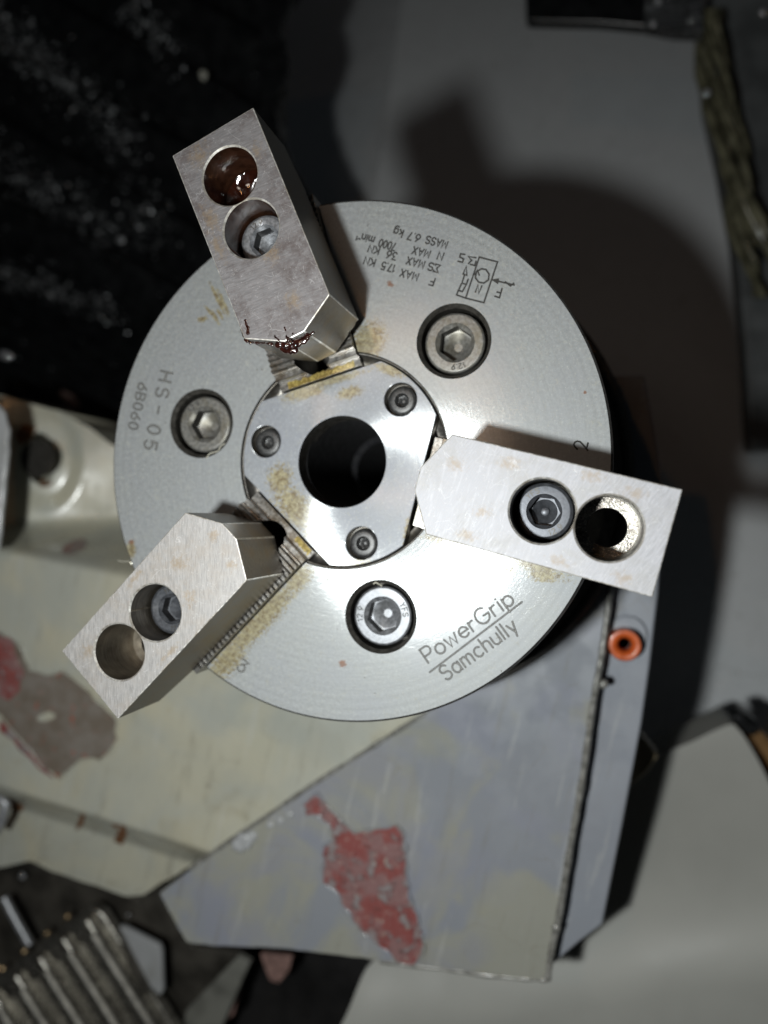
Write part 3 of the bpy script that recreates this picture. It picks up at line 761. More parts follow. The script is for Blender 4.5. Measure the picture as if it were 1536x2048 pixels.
for k, j in enumerate(jaws):
    b = socket_bolt('jaw_bolt', (RH[0], 0, H1 - 7.9), 6.45, 6.0, 9, [M_bolt2, M_blackbolt, M_blackbolt][k], j, [0.4, 0.15, 0.5][k], 0.75, 1.12, 1.6, depth=3.6, mcol=M_dark)
    # the marks keep their heading in the picture whatever way the jaw points
    stt = []
    th = [T1 + 0.1276, T2, T3][k]
    for txt, a0, rr, hh in mk[k]:
        s1, wdt = text_strokes(txt, hh, 0.35); flip = a0 < 0
        a1 = radians(a0) - th - b.rotation_euler.z
        for q in s1:
            if flip: stt.append([((rr - y + hh / 2) * cos(a1 + (x - wdt / 2) / rr), (rr - y + hh / 2) * sin(a1 + (x - wdt / 2) / rr)) for x, y in q])
            else: stt.append([((rr + y - hh / 2) * cos(a1 - (x - wdt / 2) / rr), (rr + y - hh / 2) * sin(a1 - (x - wdt / 2) / rr)) for x, y in q])
    engrave('grade_mark', stt, b, 0.22, 0, z=0.02, mat=M_dark)
    # raised dimple in the socket floor
    bm = bmesh.new(); lathe(bm, [(1.0, -5.3), (0.95, -4.6), (0.8, -4.5), (0, -4.5)], 24)
    from_bm('socket_pip', bm, [M_bolt2, M_blackbolt, M_blackbolt][k], b)

# --- dark grease clumps on the nose of the tarnished jaw
M_grease = plain('dark_red_brown_grease', (0.022, 0.006, 0.004), 0.15, 0.0, 0.6, 0.8, 0.4, Coat_Weight=1.0, Coat_Roughness=0.05)
def clump(label, pts, seed):
    bm = bmesh.new(); rnd = random.Random(seed)
    for (x, y, z, r) in pts:
        q = px(x, y, z); k = bmesh.ops.create_icosphere(bm, subdivisions=2, radius=r)
        for v in k['verts']:
            v.co = v.co * (1.12 + 0.5 * mnoise.noise(v.co * 0.8 + Vector((seed, x, y)))); v.co.z *= 0.5; v.co += q
    o = from_bm('grease_clump', bm, M_grease, smooth=0)
    m = o.modifiers.new('r', 'REMESH'); m.mode = 'VOXEL'; m.voxel_size = 0.14 * S
    m = o.modifiers.new('s', 'SMOOTH'); m.factor = 0.5; m.iterations = 3
    bake(o); finish(o, 80); o.data.materials.clear(); o.data.materials.append(M_grease)
    tag(o, label, 'grease', 'grease on the tarnished jaw'); return o
HT = H1 + 2.05
rg = random.Random(21)
def smear(path, z, r0, r1, n, dz=0.0):
    out = []
    for i in range(n):
        t = i / (n - 1) * (len(path) - 1); k = min(int(t), len(path) - 2); f = t - k
        x = path[k][0] * (1 - f) + path[k + 1][0] * f + rg.uniform(-1.6, 1.6); y = path[k][1] * (1 - f) + path[k + 1][1] * f + rg.uniform(-1.6, 1.6)
        out.append((x, y, z - dz * i / n - rg.uniform(0, 0.25), rg.uniform(r0, r1)))
    return out
clump('glossy dark red grease clump hanging over the middle of the upper-left jaw nose',
      smear([(556, 688), (566, 690), (580, 686), (592, 688), (604, 682), (614, 674)], HT - 0.7, 0.5, 0.95, 26) + smear([(566, 694), (578, 698), (592, 700)], HT - 2.2, 0.7, 1.1, 12)
      + smear([(578, 684), (574, 672), (572, 660), (568, 648)], HT, 0.22, 0.38, 14) + smear([(584, 684), (582, 672), (588, 664)], HT, 0.2, 0.32, 9) + smear([(560, 684), (552, 676), (550, 670)], HT, 0.16, 0.26, 8)
      + smear([(500, 684), (520, 686), (545, 688)], HT - 1.0, 0.18, 0.42, 22) + smear([(600, 684), (612, 678), (628, 664)], HT - 0.5, 0.2, 0.4, 16), 3)
clump('small black grease spot at the left corner of the upper-left jaw nose',
      smear([(490, 640), (493, 648), (496, 656), (494, 664), (498, 668)], HT, 0.28, 0.5, 14) + smear([(482, 650), (486, 660), (490, 672), (495, 681)], HT - 0.5, 0.3, 0.6, 16), 8)

# --- fine hairs and a curl of plastic swarf on the face
def wire(name, pts, r, mat, label, cat, grp):
    bm = bmesh.new(); tube(bm, spline(pts, 6), r, 5)
    return tag(from_bm(name, bm, mat, smooth=60), label, cat, grp)
M_hair = plain('pale_swarf', (0.62, 0.60, 0.5), 0.35, 0.3, 0.2, 1.0, 0.1)
wire('swarf_thread', [px(413, 917, 0.2), px(420, 907, 0.3), px(436, 902, -0.6), px(441, 893, -0.7), px(450, 887, -0.3)], 0.16, M_hair, 'pale curl of swarf across the rim of the left mounting bolt recess', 'swarf', 'loose swarf threads')
wire('swarf_thread', [px(654, 1163, 0.15), px(657, 1152, 0.3), px(660, 1143, 0.15)], 0.11, M_hair, 'short pale thread of swarf just below the centre cover', 'swarf', 'loose swarf threads')
wire('swarf_thread', [px(236, 1121, -1), px(246, 1123, -0.6), px(258, 1123, 0.3), px(264, 1128, 0.2)], 0.13, M_hair, 'pale thread of swarf sticking out past the left rim of the chuck', 'swarf', 'loose swarf threads')
wire('swarf_thread', [px(764, 1172, -0.3), px(752, 1165, 0.2), px(747, 1168, 0.1)], 0.2, M_hair, 'light sliver of swarf at the top of the lower mounting bolt recess', 'swarf', 'loose swarf threads')

# ------------------------------------------------------------------ spindle nose behind the chuck
sp = thing('spindle_nose', 'broad dark spindle flange just behind the chuck, seen at its right edge', 'spindle', (0, 0, -62))
bm = bmesh.new(); lathe(bm, [(20, 0), (74.5, 0), (76, -1.5), (76, -14), (70, -14.5), (70, -40), (20, -40)], 160)
from_bm('flange', bm, M_side, sp)
bm = bmesh.new(); lathe(bm, [(72.2, 0), (72.2, 0.6), (73.0, 0.9), (74.2, 0.4), (74.2, 0)], 160)
from_bm('retaining_lip', bm, M_dark, sp)

# ------------------------------------------------------------------ BACKGROUND
OL = (0.54, 0.52, 0.41)
M_olive = paint('old_green_cream_paint', [(OL, 0, 0, 0, 0), ((0.44, 0.455, 0.41), 0.018, 0.38, 0.62, 0.8), ((0.56, 0.51, 0.36), 0.03, 0.50, 0.72, 0.5), ((0.33, 0.29, 0.19), 0.05, 0.60, 0.76, 0.5), ((0.42, 0.30, 0.13), 0.09, 0.68, 0.80, 0.5)], 0.38, 0.2, 0.05, 0.22)
BG_ = (0.29, 0.305, 0.335)
M_blue = paint('blue_grey_paint', [(BG_, 0, 0, 0, 0), ((0.36, 0.355, 0.29), 0.018, 0.47, 0.54, 0.8), ((0.29, 0.30, 0.36), 0.03, 0.45, 0.62, 0.6), ((0.36, 0.345, 0.25), 0.04, 0.58, 0.72, 0.5)], 0.30, 0.25, 0.05, 0.5, offs=40)
M_strip = paint('blue_grey_flange_paint', [((0.31, 0.33, 0.37), 0, 0, 0, 0), ((0.29, 0.30, 0.33), 0.05, 0.4, 0.7, 0.5)], 0.35, 0.15, 0.05, 0.3)
M_guard = plain('smooth_grey_guard_paint', (0.46, 0.46, 0.425), 0.5, 0.0, 0.06, 0.012, 0.02)
M_wall = paint('enclosure_grey_paint', [((0.80, 0.82, 0.83), 0, 0, 0, 0), ((0.74, 0.76, 0.78), 0.006, 0.4, 0.7, 0.6)], 0.5, 0.1, 0.02, 0.1)
M_black = plain('black_way_cover_rubber', (0.006, 0.0065, 0.007), 0.32, 0.0, 0.4, 0.12, 0.4)
M_red = None
def red_primer():
    s = N('peeled_red_primer'); n1 = s.noise(0.12, 5, 0.6); n2 = s.noise(0.16, 4, 0.65, s.vm('ADD', s.v, (9, 9, 9)))
    n3 = s.noise(0.5, 5, 0.75, s.vm('ADD', s.v, (1, 29, 9)))
    c = s.mix(s.ramp(n1, 0.44, 0.54), (0.29, 0.075, 0.068), (0.29, 0.155, 0.15))
    c = s.mix(s.ramp(n2, 0.54, 0.60, 0, 0.9), c, (0.30, 0.27, 0.27))
    c = s.mix(s.ramp(n3, 0.57, 0.66, 0, 0.8), c, (0.12, 0.055, 0.045))
    c = s.mix(s.ramp(n3, 0.40, 0.34, 0, 0.8), c, (0.55, 0.50, 0.42))
    h = s.ma('ADD', s.ma('MULTIPLY', s.ramp(n2, 0.54, 0.58), 0.6), n3)
    return s.out(c, 0, 0.42, s.bump(h, 0.9, 0.8), Coat_Weight=0.25)
M_red = red_primer()
def bare_patch():
    s = N('bare_scraped_metal_patch'); n1 = s.noise(0.09, 5, 0.65); n2 = s.noise(0.3, 4, 0.6, s.vm('ADD', s.v, (4, 9, 9)))
    c = s.mix(s.ramp(n1, 0.35, 0.65), (0.20, 0.165, 0.13), (0.27, 0.24, 0.21))
    c = s.mix(s.ramp(n2, 0.60, 0.70, 0, 0.7), c, (0.42, 0.10, 0.06))
    return s.out(c, 0.1, 0.4, s.bump(n1, 0.4, 0.8), Coat_Weight=0.3)
M_bare = bare_patch()
M_rustspot = plain('orange_rust_spot', (0.26, 0.10, 0.03), 0.6, 0, 0.4, 0.5, 0.3)

# --- olive headstock casting (left and below the chuck)
ZA = -80.0
casting = thing('headstock_casting', 'old olive-cream painted machine casting left of and below the chuck', 'machine casting', tuple(px(300, 1400, ZA)))
CO = px(300, 1400, ZA)
def under(o, root):
    """keep a child where it was built once its root sits elsewhere"""
    o.parent = root; o.matrix_parent_inverse = Matrix.Translation(-root.location); return o
def crest(x): return 1078 + 0.22 * x
def ridge(x): return 1570 + 0.315 * x
def z_cast(x, y):
    z = ZA
    wd = 34 + 0.27 * max(0, x)
    z -= (20 + 0.10 * max(0, x)) * sstep(-30, wd, crest(x) - y)     # falls away above the crest
    z -= 20 * sstep(0, 36, y - ridge(x))                      # step down under the ridge
    # raised boss round the hole
    d = math.hypot((x - 92) / 62, (y - 915) / 92)
    z += 1.8 * sstep(1.25, 0.75, d)
    z -= 16.0 * sstep(1.02, 0.95, math.hypot((x - 80) / 26, (y - 917) / 49))
    z += 0.8 * mnoise.noise(Vector((x * 0.008, y * 0.008, 0)))
    return z
topc = [(-80, 775), (0, 790), (60, 808), (120, 822), (170, 850), (230, 893), (320, 960), (560, 1060), (700, 1150), (900, 1250)]
botc = [(-80, 1730), (0, 1735), (60, 1722), (110, 1745), (180, 1768), (255, 1793), (285, 1790), (330, 1762), (430, 1702), (640, 1560), (830, 1440), (900, 1400)]
xs = [-80 + i * 5.0 for i in range(197)]
o = sheet('casting_face', topc, botc, xs, 190, z_cast, 40, M_olive); under(o, casting)
patch = [(-60, 1230), (0, 1262), (40, 1290), (62, 1338), (95, 1352), (130, 1345), (165, 1370), (232, 1440), (236, 1480), (215, 1510), (198, 1522), (180, 1516), (163, 1518), (145, 1530), (128, 1548), (118, 1560), (98, 1545), (78, 1528), (66, 1505), (40, 1480), (22, 1458), (0, 1432), (-60, 1420)]
o = slab('scraped_patch', patch, lambda x, y: z_cast(x, y) + 0.35, 0.4, M_bare, None, bevel=0, rough=5); under(o, casting)
edge_red = [(2, 1440), (30, 1465), (60, 1495), (85, 1530), (112, 1556), (104, 1558), (76, 1538), (54, 1512), (30, 1486), (0, 1462)]
o = slab('red_primer_edge', edge_red, lambda x, y: z_cast(x, y) + 0.55, 0.4, M_red, None, bevel=0, rough=5); under(o, casting)
o = slab('red_primer_edge', [(-10, 1270), (22, 1275), (30, 1300), (45, 1340), (40, 1380), (20, 1400), (-10, 1390)], lambda x, y: z_cast(x, y) + 0.6, 0.4, M_red, None, bevel=0, rough=6); under(o, casting)
o = slab('red_paint_chip', [(124, 1105), (130, 1090), (145, 1082), (165, 1078), (174, 1085), (168, 1096), (155, 1104), (138, 1108)], lambda x, y: z_cast(x, y) + 0.6, 0.5, M_red, None, bevel=0, rough=3); under(o, casting)
for q in ([(160, 1628), (172, 1630), (166, 1650), (150, 1662), (156, 1645)], [(222, 1648), (250, 1652), (254, 1668), (244, 1690), (228, 1684), (236, 1664)], [(18, 1590), (46, 1612), (44, 1622), (22, 1622)], [(80, 960), (104, 962), (100, 972), (84, 974)], [(30, 868), (48, 848), (72, 856), (60, 880), (36, 890)]):
    o = slab('rust_spot', q, lambda x, y: z_cast(x, y) + 0.4, 0.4, M_rustspot, None, bevel=0, rough=3); under(o, casting)
bm = bmesh.new(); c0 = px(80, 917, -100)
lathe(bm, [(0, 0), (8.5, 0), (8.5, 2), (0, 2)], 32, c0)
o = from_bm('hole_plug', bm, M_dark); under(o, casting)
# near white-grey edge of the neighbouring cover, far left
M_pale = paint('pale_grey_paint', [((0.44, 0.45, 0.46), 0, 0, 0, 0), ((0.36, 0.37, 0.36), 0.08, 0.4, 0.7, 0.6)], 0.3, 0.3, 0.1, 0.4)
o = slab('cover_edge', [(-60, 800), (-8, 806), (8, 826), (15, 858), (14, 900), (9, 955), (4, 1010), (0, 1060), (-6, 1100), (-60, 1110)], -66, 2.5, M_pale, bevel=1.2, rough=2)
tag(o, 'pale grey painted cover edge cut off by the left border, beside the oval hole', 'cover')

# --- blue-grey guard plate below the chuck
ZB = -72.0
plate = thing('guard_plate', 'blue-grey painted guard plate with a peeled red patch below the chuck', 'guard plate', tuple(px(800, 1700, ZB)))
pB = [(318, 1788), (430, 1702), (540, 1628), (640, 1560), (830, 1440), (1000, 1330), (1120, 1230), (1218, 1150), (1216, 1200), (1202, 1310), (1185, 1410), (1163, 1560), (1140, 1690), (1118, 1830), (1102, 1905), (1094, 1962), (1060, 1961), (900, 1941), (700, 1915), (560, 1898), (420, 1893), (372, 1886), (345, 1840)]
bmP = slab('plate_panel', pB, ZB, 7, M_blue, bevel=1.1, rough=1.2, segs=3); under(bmP, plate)
z5b = lambda X, Y: (500 + X / 2.56, 1400 + Y / 2.56)
redp = [(270, 545), (300, 505), (345, 480), (385, 530), (440, 590), (530, 680), (600, 665), (700, 655), (745, 635), (800, 690), (800, 800), (815, 1000), (850, 1090), (885, 1200), (890, 1290), (830, 1360), (760, 1350), (700, 1290), (600, 1220), (530, 1140), (480, 1050), (430, 980), (375, 930), (370, 850), (375, 750), (420, 710), (400, 650), (360, 590), (290, 590)]
o = slab('peeled_red_patch', [z5b(*q) for q in redp], ZB + 0.4, 0.6, M_red, bevel=0, rough=5); under(o, plate)
def lip(pix, z, root, mat, seed, w0=0.5):
    """broken raised edge of the old paint round a bare patch"""
    zf = z if callable(z) else (lambda x, y: z)
    P = []
    for i in range(len(pix)):
        a, b = Vector(pix[i]), Vector(pix[(i + 1) % len(pix)]); n = max(2, int((b - a).length / 7))
        for k in range(n):
            q = a.lerp(b, k / n); nrm = Vector((-(b - a).y, (b - a).x)).normalized()
            q = q + nrm * (5 * mnoise.noise(Vector((q.x * 0.045, q.y * 0.045, 3.0))) + 2.5 * mnoise.noise(Vector((q.x * 0.15, q.y * 0.15, 9.0))))
            P.append(px(q.x, q.y, zf(q.x, q.y)))
    P.append(P[0]); bm = bmesh.new()
    tube(bm, P, w0, 6, [max(0.15, 0.9 + 1.6 * mnoise.noise(Vector((i * 0.35, seed, 0)))) for i in range(len(P))], caps=False)
    o = from_bm('paint_lip', bm, mat, smooth=60); under(o, root); return o
lip([z5b(*q) for q in redp], ZB + 0.35, plate, M_blue, 2.0)
lip(patch, lambda x, y: z_cast(x, y) + 0.3, casting, M_olive, 6.0)
def bead(name, pts, z, r, mat, root, wob=0.15):
    P = [px(x, y, z) for x, y in pts]; P = spline(P, 10)
    bm = bmesh.new(); tube(bm, P, r, 10, [1 + wob * mnoise.noise(Vector((i * 0.45, r, 0))) * 2 for i in range(len(P))])
    o = from_bm(name, bm, mat, smooth=70); under(o, root); return o
M_bead = steel('greasy_sealant_bead', (0.26, 0.255, 0.235), 0.1, 0.28, 0.35, 0.4, 0.5, dirt=(0.10, 0.09, 0.07), coat=0.5)
bead('sealant_bead', [(1222, 1150), (1214, 1230), (1203, 1310), (1187, 1400), (1164, 1560), (1141, 1690), (1120, 1820), (1103, 1900), (1095, 1960)], ZB - 0.2, 1.15, M_bead, plate)
bead('sealant_bead', [(380, 1738), (430, 1702), (540, 1628), (640, 1560), (740, 1497), (850, 1427)], ZB - 0.3, 0.8, M_bead, plate, 0.25)
bead('sealant_bead', [(1094, 1960), (1000, 1953), (900, 1940), (760, 1922)], ZB - 0.6, 0.7, M_bead, plate, 0.3)
for (x, y) in ((1207, 1368), (1112, 1856)):
    bm = bmesh.new(); lathe(bm, [(1.5, -0.8), (1.5, 0.3), (1.1, 0.8), (0, 0.95)], 20, px(x, y, ZB + 0.4))
    o = from_bm('rivet', bm, M_bead, smooth=50); under(o, plate)
# lump of dried sealant at the upper left edge of the plate
for (x, y, r) in ((478, 1688, 3.0), (492, 1680, 3.2), (503, 1674, 2.2), (540, 1650, 1.5), (560, 1640, 1.3), (578, 1628, 1.4)):
    bm = bmesh.new(); k = bmesh.ops.create_icosphere(bm, subdivisions=3, radius=r); q = px(x, y, ZB + 0.2)
    for v in k['verts']:
        v.co = v.co * (1 + 0.4 * mnoise.noise(v.co * 0.5 + Vector((x, 0, 0)))); v.co.z *= 0.45; v.co += q
    o = from_bm('dried_sealant_lump', bm, M_pale, smooth=80); under(o, plate)

# --- flange strip with the orange nozzle
ZS = -82.0
strip = slab('flange_strip', [(1196, 752), (1290, 750), (1308, 850), (1326, 962), (1322, 1100), (1316, 1190), (1300, 1330), (1283, 1450), (1245, 1650), (1205, 1850), (1160, 1884), (1100, 1935), (1085, 1900), (1120, 1700), (1180, 1300)], ZS, 12, M_strip, bevel=1.0)
tag(strip, 'narrow blue-grey flange strip running down behind the right edge of the guard plate', 'flange')
nz = thing('coolant_nozzle', 'small orange plastic nozzle ring on the blue-grey flange strip', 'nozzle', tuple(px(1250, 1291, -74)))
M_orange = plain('orange_plastic', (0.62, 0.12, 0.025), 0.35, 0, 0.18, 0.3, 0.15, Coat_Weight=0.3)
bm = bmesh.new(); lathe(bm, [(5.3, -9), (5.3, -0.9), (4.9, -0.2), (4.2, 0), (3.3, -0.25), (2.7, -0.8), (2.3, -1.7), (2.0, -2.6), (2.0, -9)], 48)
from_bm('nozzle_ring', bm, M_orange, nz)
bm = bmesh.new(); lathe(bm, [(0, -6.5), (1.98, -6.5), (1.8, -6.8), (0, -6.8)], 24); from_bm('nozzle_bore', bm, M_gallery, nz)
bm = bmesh.new(); lathe(bm, [(6.4, -9), (6.4, -7.0), (6.0, -6.5), (0, -6.5)], 40, (1.0, 2.6, 0)); from_bm('boss', bm, M_strip, nz)

# --- lower right guard
ZG = -126.0
guard = thing('turret_guard', 'large smooth grey guard in the lower right corner, beyond the flange strip', 'guard', tuple(px(1300, 1800, ZG)))
def z_g(x, y): return ZG - 58 * sstep(2000, 1380, y + 0.15 * (x - 1300)) + 8 * sstep(900, 700, x)
o = sheet('guard_panel', [(683, 2048), (734, 1935), (800, 1850), (900, 1780), (1160, 1600), (1312, 1515), (1350, 1496), (1465, 1447), (1480, 1462), (1700, 1900)], [(683, 2140), (1700, 2140)], [683 + 7 * i for i in range(146)], 70, z_g, 30, M_guard); under(o, guard)
M_tan = plain('brown_stained_panel', (0.26, 0.14, 0.05), 0.45, 0, 0.35, 0.05, 0.2)
o = slab('stained_side_panel', [(1474, 1452), (1500, 1440), (1560, 1500), (1640, 1600), (1640, 1760), (1540, 1580)], -192, 12, M_tan, bevel=1); under(o, guard)
blk = slab('rubber_stop', [(1462, 1432), (1490, 1424), (1522, 1448), (1512, 1474), (1490, 1470)], -180, 14, M_black, bevel=1.5)
tag(blk, 'small black rubber stop on the upper corner of the grey guard', 'stop')
M_tan2 = plain('tan_paint', (0.30, 0.245, 0.15), 0.5, 0, 0.2, 0.1, 0.1)
o = slab('bracket', [(1225, 1420), (1258, 1440), (1318, 1513), (1295, 1545), (1240, 1590), (1200, 1560)], -128, 10, M_tan2, bevel=1.2)
tag(o, 'dull tan bracket corner sticking out behind the flange strip', 'bracket')

# --- folded grey back wall
wall = bpy.data.objects.new('back_wall', None); link(wall); wall['kind'] = 'structure'
def quad(name, pts, mat, parent=None, thick=4):
    bm = bmesh.new(); f = [bm.verts.new(p) for p in pts]; b = [bm.verts.new(Vector(p) - Vector((0, 0, thick))) for p in pts]
    n = len(f); bm.faces.new(f); bm.faces.new(b[::-1])
    for i in range(n): bm.faces.new((f[i], f[(i + 1) % n], b[(i + 1) % n], b[i]))
    return from_bm(name, bm, mat, parent, bevel=1.5, segs=3)
ZW = -400
foldA, foldB = px(818, -120, -520), px(735, 480, -380)
dirn = (foldB - foldA)
foldB = foldA + dirn * 2.2
A0 = foldA - dirn * 0.3
right = Vector((420, 0, -20))
quad('wall_panel', [A0, foldB, foldB + right, A0 + right], M_wall, wall)
left = Vector((-230, 0, -130))
quad('wall_panel', [A0 + left, foldB + left, foldB + Vector((-0.5, 0, -0.5)), A0 + Vector((-0.5, 0, -0.5))], M_wall, wall)
M_encl = plain('dark_enclosure', (0.02, 0.021, 0.022), 0.6)
quad('rear_panel', [Vector((-900, -900, -620)), Vector((1100, -900, -620)), Vector((1100, 900, -620)), Vector((-900, 900, -620))], M_encl, wall)

# --- dark column, box and greasy cable, upper right
M_col = plain('dark_grey_column_paint', (0.075, 0.08, 0.082), 0.45, 0, 0.25, 0.05, 0.2)
col = slab('machine_column', [(1432, -80), (1404, 60), (1412, 200), (1440, 320), (1470, 480), (1490, 700), (1500, 900), (1760, 900), (1760, -80)], -262, 20, M_col, bevel=2)
tag(col, 'dark grey machine column in the upper right corner, behind the greasy cable', 'column')
box = thing('black_box', 'black box with clear wrap at the top edge of the picture, left of the cable', 'box', tuple(px(1200, 20, -225)))
o = slab('housing', [(1048, -90), (1052, 43), (1200, 46), (1310, 56), (1335, 50), (1335, -90)], -225, 7, M_black, bevel=2); under(o, box)
M_wrap = plain('clear_plastic_wrap', (0.07, 0.072, 0.075), 0.12, 0, 0.4, 0.25, 0.8, Coat_Weight=1.0)
def z_wrap(x, y): return -222 + 3.2 * mnoise.noise(Vector((x * 0.012, y * 0.05, 1))) + 2.0 * sin((y + 0.15 * x) * 0.22)
o = sheet('plastic_wrap', [(1290, -80), (1405, -80)], [(1290, 50), (1350, 62), (1405, 64)], [1290 + 4 * i for i in range(30)], 50, z_wrap, 8, M_wrap); under(o, box)
M_cable = plain('greasy_olive_cable', (0.10, 0.095, 0.06), 0.30, 0, 0.5, 0.12, 0.7, Coat_Weight=0.5)
cb = thing('greasy_cable', 'bundle of greasy olive cables hanging down the upper right side', 'cable', tuple(px(1430, 200, -235)))
for k in range(8):
    ph = k * 1.7; P = []
    for i in range(26):
        t = i / 25; x = 1412 + 15 * t + 100 * t ** 1.5 + 26 * sin(t * (3.5 + 0.5 * k) + ph) + 9 * mnoise.noise(Vector((t * 6, k * 2.0, 0))); y = 20 + (470 + 35 * (k % 4)) * t
        P.append(px(x, y, -238 + 6 * cos(t * 5 + ph)))
    bm = bmesh.new(); tube(bm, P, 1.5 + 0.45 * (k % 3), 10, [1 + 0.7 * mnoise.noise(Vector((i * 0.6, k * 3.0, 0))) for i in range(26)])
    o = from_bm('cable_strand', bm, M_cable, smooth=70); under(o, cb)

# --- black ribbed way cover, upper left
ZC = -190.0
cover_root = thing('way_cover', 'black ribbed way cover strewn with metal chips, filling the upper left', 'way cover', tuple(px(250, 400, ZC)))
def z_way(x, y):
    v = y - 0.55 * x + 14 * mnoise.noise(Vector((x * 0.006, y * 0.006, 8)))
    big = (v + 60) / 150.0
    fr = big - math.floor(big)
    z = ZC - 13.0 * (fr ** 1.4) + 13 * sstep(0.88, 1.0, fr)
    if v > 480:                                                   # narrow pleats low down
        q = (v - 480) / 34.0; z = ZC - 4 + 2.6 * sin(q * 2 * pi)
        z -= 6 * sstep(740, 800, y - 0.1 * x)
    z -= 0.02 * x
    return z + 0.8 * mnoise.noise(Vector((x * 0.02, y * 0.02, 2)))
o = sheet('ribbed_cover', [(-90, -90), (540, -90)], [(-90, 800), (0, 815), (120, 850), (240, 930), (540, 1100)], [-90 + 7.0 * i for i in range(91)], 260, z_way, 25, M_black, smooth=50); under(o, cover_root)

o = slab('cover_edge_shade', [(520, -90), (600, -90), (572, 20), (556, 60), (578, 118), (570, 165), (548, 215), (560, 270), (585, 330), (650, 430), (660, 520), (520, 520)], -189, 6, M_black, None, bevel=1.5, rough=9); under(o, cover_root)  # added black slab: ragged cover edge plus the shade beside it, as colour
# --- metal chips lying on the cover: uncountable
M_chip = plain('steel_chips', (0.37, 0.38, 0.39), 0.35, 0.7, 0.6, 0.4, 0.3)
bm = bmesh.new(); rnd = random.Random(4)
BANDS = [([(-40, 40), (60, 110), (140, 170), (210, 235), (260, 300)], 26, 520), ([(-40, 300), (40, 350), (110, 400), (200, 445), (300, 470)], 24, 560), ([(-40, 535), (60, 560), (130, 590), (230, 625)], 16, 330),
         ([(260, 20), (310, 50), (340, 110)], 20, 150), ([(-20, 20), (10, 60), (60, 100)], 26, 150), ([(250, 380), (300, 410), (330, 470)], 22, 90)]
spots = []
for path, sp, n_ in BANDS:
    for _ in range(n_):
        t = rnd.random() * (len(path) - 1); k = min(int(t), len(path) - 2); f = t - k
        x = path[k][0] * (1 - f) + path[k + 1][0] * f; y = path[k][1] * (1 - f) + path[k + 1][1] * f
        if mnoise.noise(Vector((x * 0.03, y * 0.03, 5))) < -0.12 and rnd.random() < 0.7: continue
        spots.append((x + rnd.gauss(0, sp * 0.8), y + rnd.gauss(0, sp), 1))
for _ in range(260): spots.append((rnd.uniform(-60, 520), rnd.uniform(-60, 780), 0))
for x, y, inb in spots:
    if x > 540: continue
    r = rnd.uniform(0.15, 0.7) * (1 if rnd.random() < 0.95 else 2.2) * (1 if inb else 0.7)
    p = px(x, y, z_way(x, y) + r * 0.6)
    if inb and rnd.random() < 0.35:                                   # curled ribbon chip
        a0 = rnd.uniform(0, 6.28); R0 = rnd.uniform(0.7, 2.0); q = []
        for i in range(7):
            a = a0 + i * 0.45; q.append(p + Vector((cos(a) * R0, sin(a) * R0, 0.25 * i * rnd.uniform(0.4, 1))))
        tube(bm, q, rnd.uniform(0.10, 0.22), 4)
        continue
    k = bmesh.ops.create_cone(bm, cap_ends=True, segments=rnd.choice((3, 4, 5)), radius1=r, radius2=r * rnd.uniform(0.1, 0.8), depth=r * rnd.uniform(0.6, 2.2))
    mt = Matrix.Translation(p) @ Matrix.Rotation(rnd.uniform(0, 6.28), 4, 'Z') @ Matrix.Rotation(rnd.uniform(0, 3.1), 4, 'X') @ Matrix.Diagonal((rnd.uniform(0.5, 2.2), 1, 1, 1))
    for v_ in k['verts']: v_.co = mt @ v_.co
o = from_bm('metal_chips', bm, M_chip, smooth=0); tag(o, 'scattered steel chips lying on the black way cover', 'chips', None, 'stuff')
M_drop = plain('wet_droplet', (0.65, 0.66, 0.68), 0.1, 0.6, 0.1, 0.5, 0.1)
def lump(name, x, y, z, r, mat, label, cat, grp=None, sx=1, ang=0):
    bm = bmesh.new(); k = bmesh.ops.create_icosphere(bm, subdivisions=2, radius=r)
    for v in k['verts']:
        v.co *= 1 + 0.3 * mnoise.noise(v.co * 0.9 + Vector((x, y, 0))); v.co.x *= sx
        v.co = Matrix.Rotation(ang, 3, 'Z') @ v.co; v.co.z *= 0.6; v.co += px(x, y, z)
    return tag(from_bm(name, bm, mat, smooth=80), label, cat, grp)
M_pchip = plain('pale_paint_chip', (0.36, 0.36, 0.31), 0.5, 0, 0.3, 0.5, 0.3)
lump('paint_chip', 407, 150, -185, 3.2, M_pchip, 'pale upright flake high on the black way cover, right of the chips', 'chip', None, 0.7, 0.1)
lump('wet_swarf', 242, 480, -186, 2.2, M_chip, 'bright wet chip on the way cover, left of the tarnished jaw bolt', 'chip', None, 1.2, 0.3)
lump('wet_swarf', 12, 711, -186, 2.8, M_drop, 'bright white gleaming chip at the left border on the lower pleats', 'chip', None, 1.7, -0.2)
lump('wet_swarf', 367, 136, -186, 1.5, M_chip, 'small grey metal chip just left of the pale upright flake on the way cover', 'chip')
lump('paint_chip', 140, 800, -182, 3.4, plain('dull_pink_paint', (0.09, 0.06, 0.052), 0.5), 'dull pink elongated paint flake lying on the lowest fold of the way cover', 'chip', None, 2.4, -0.6)

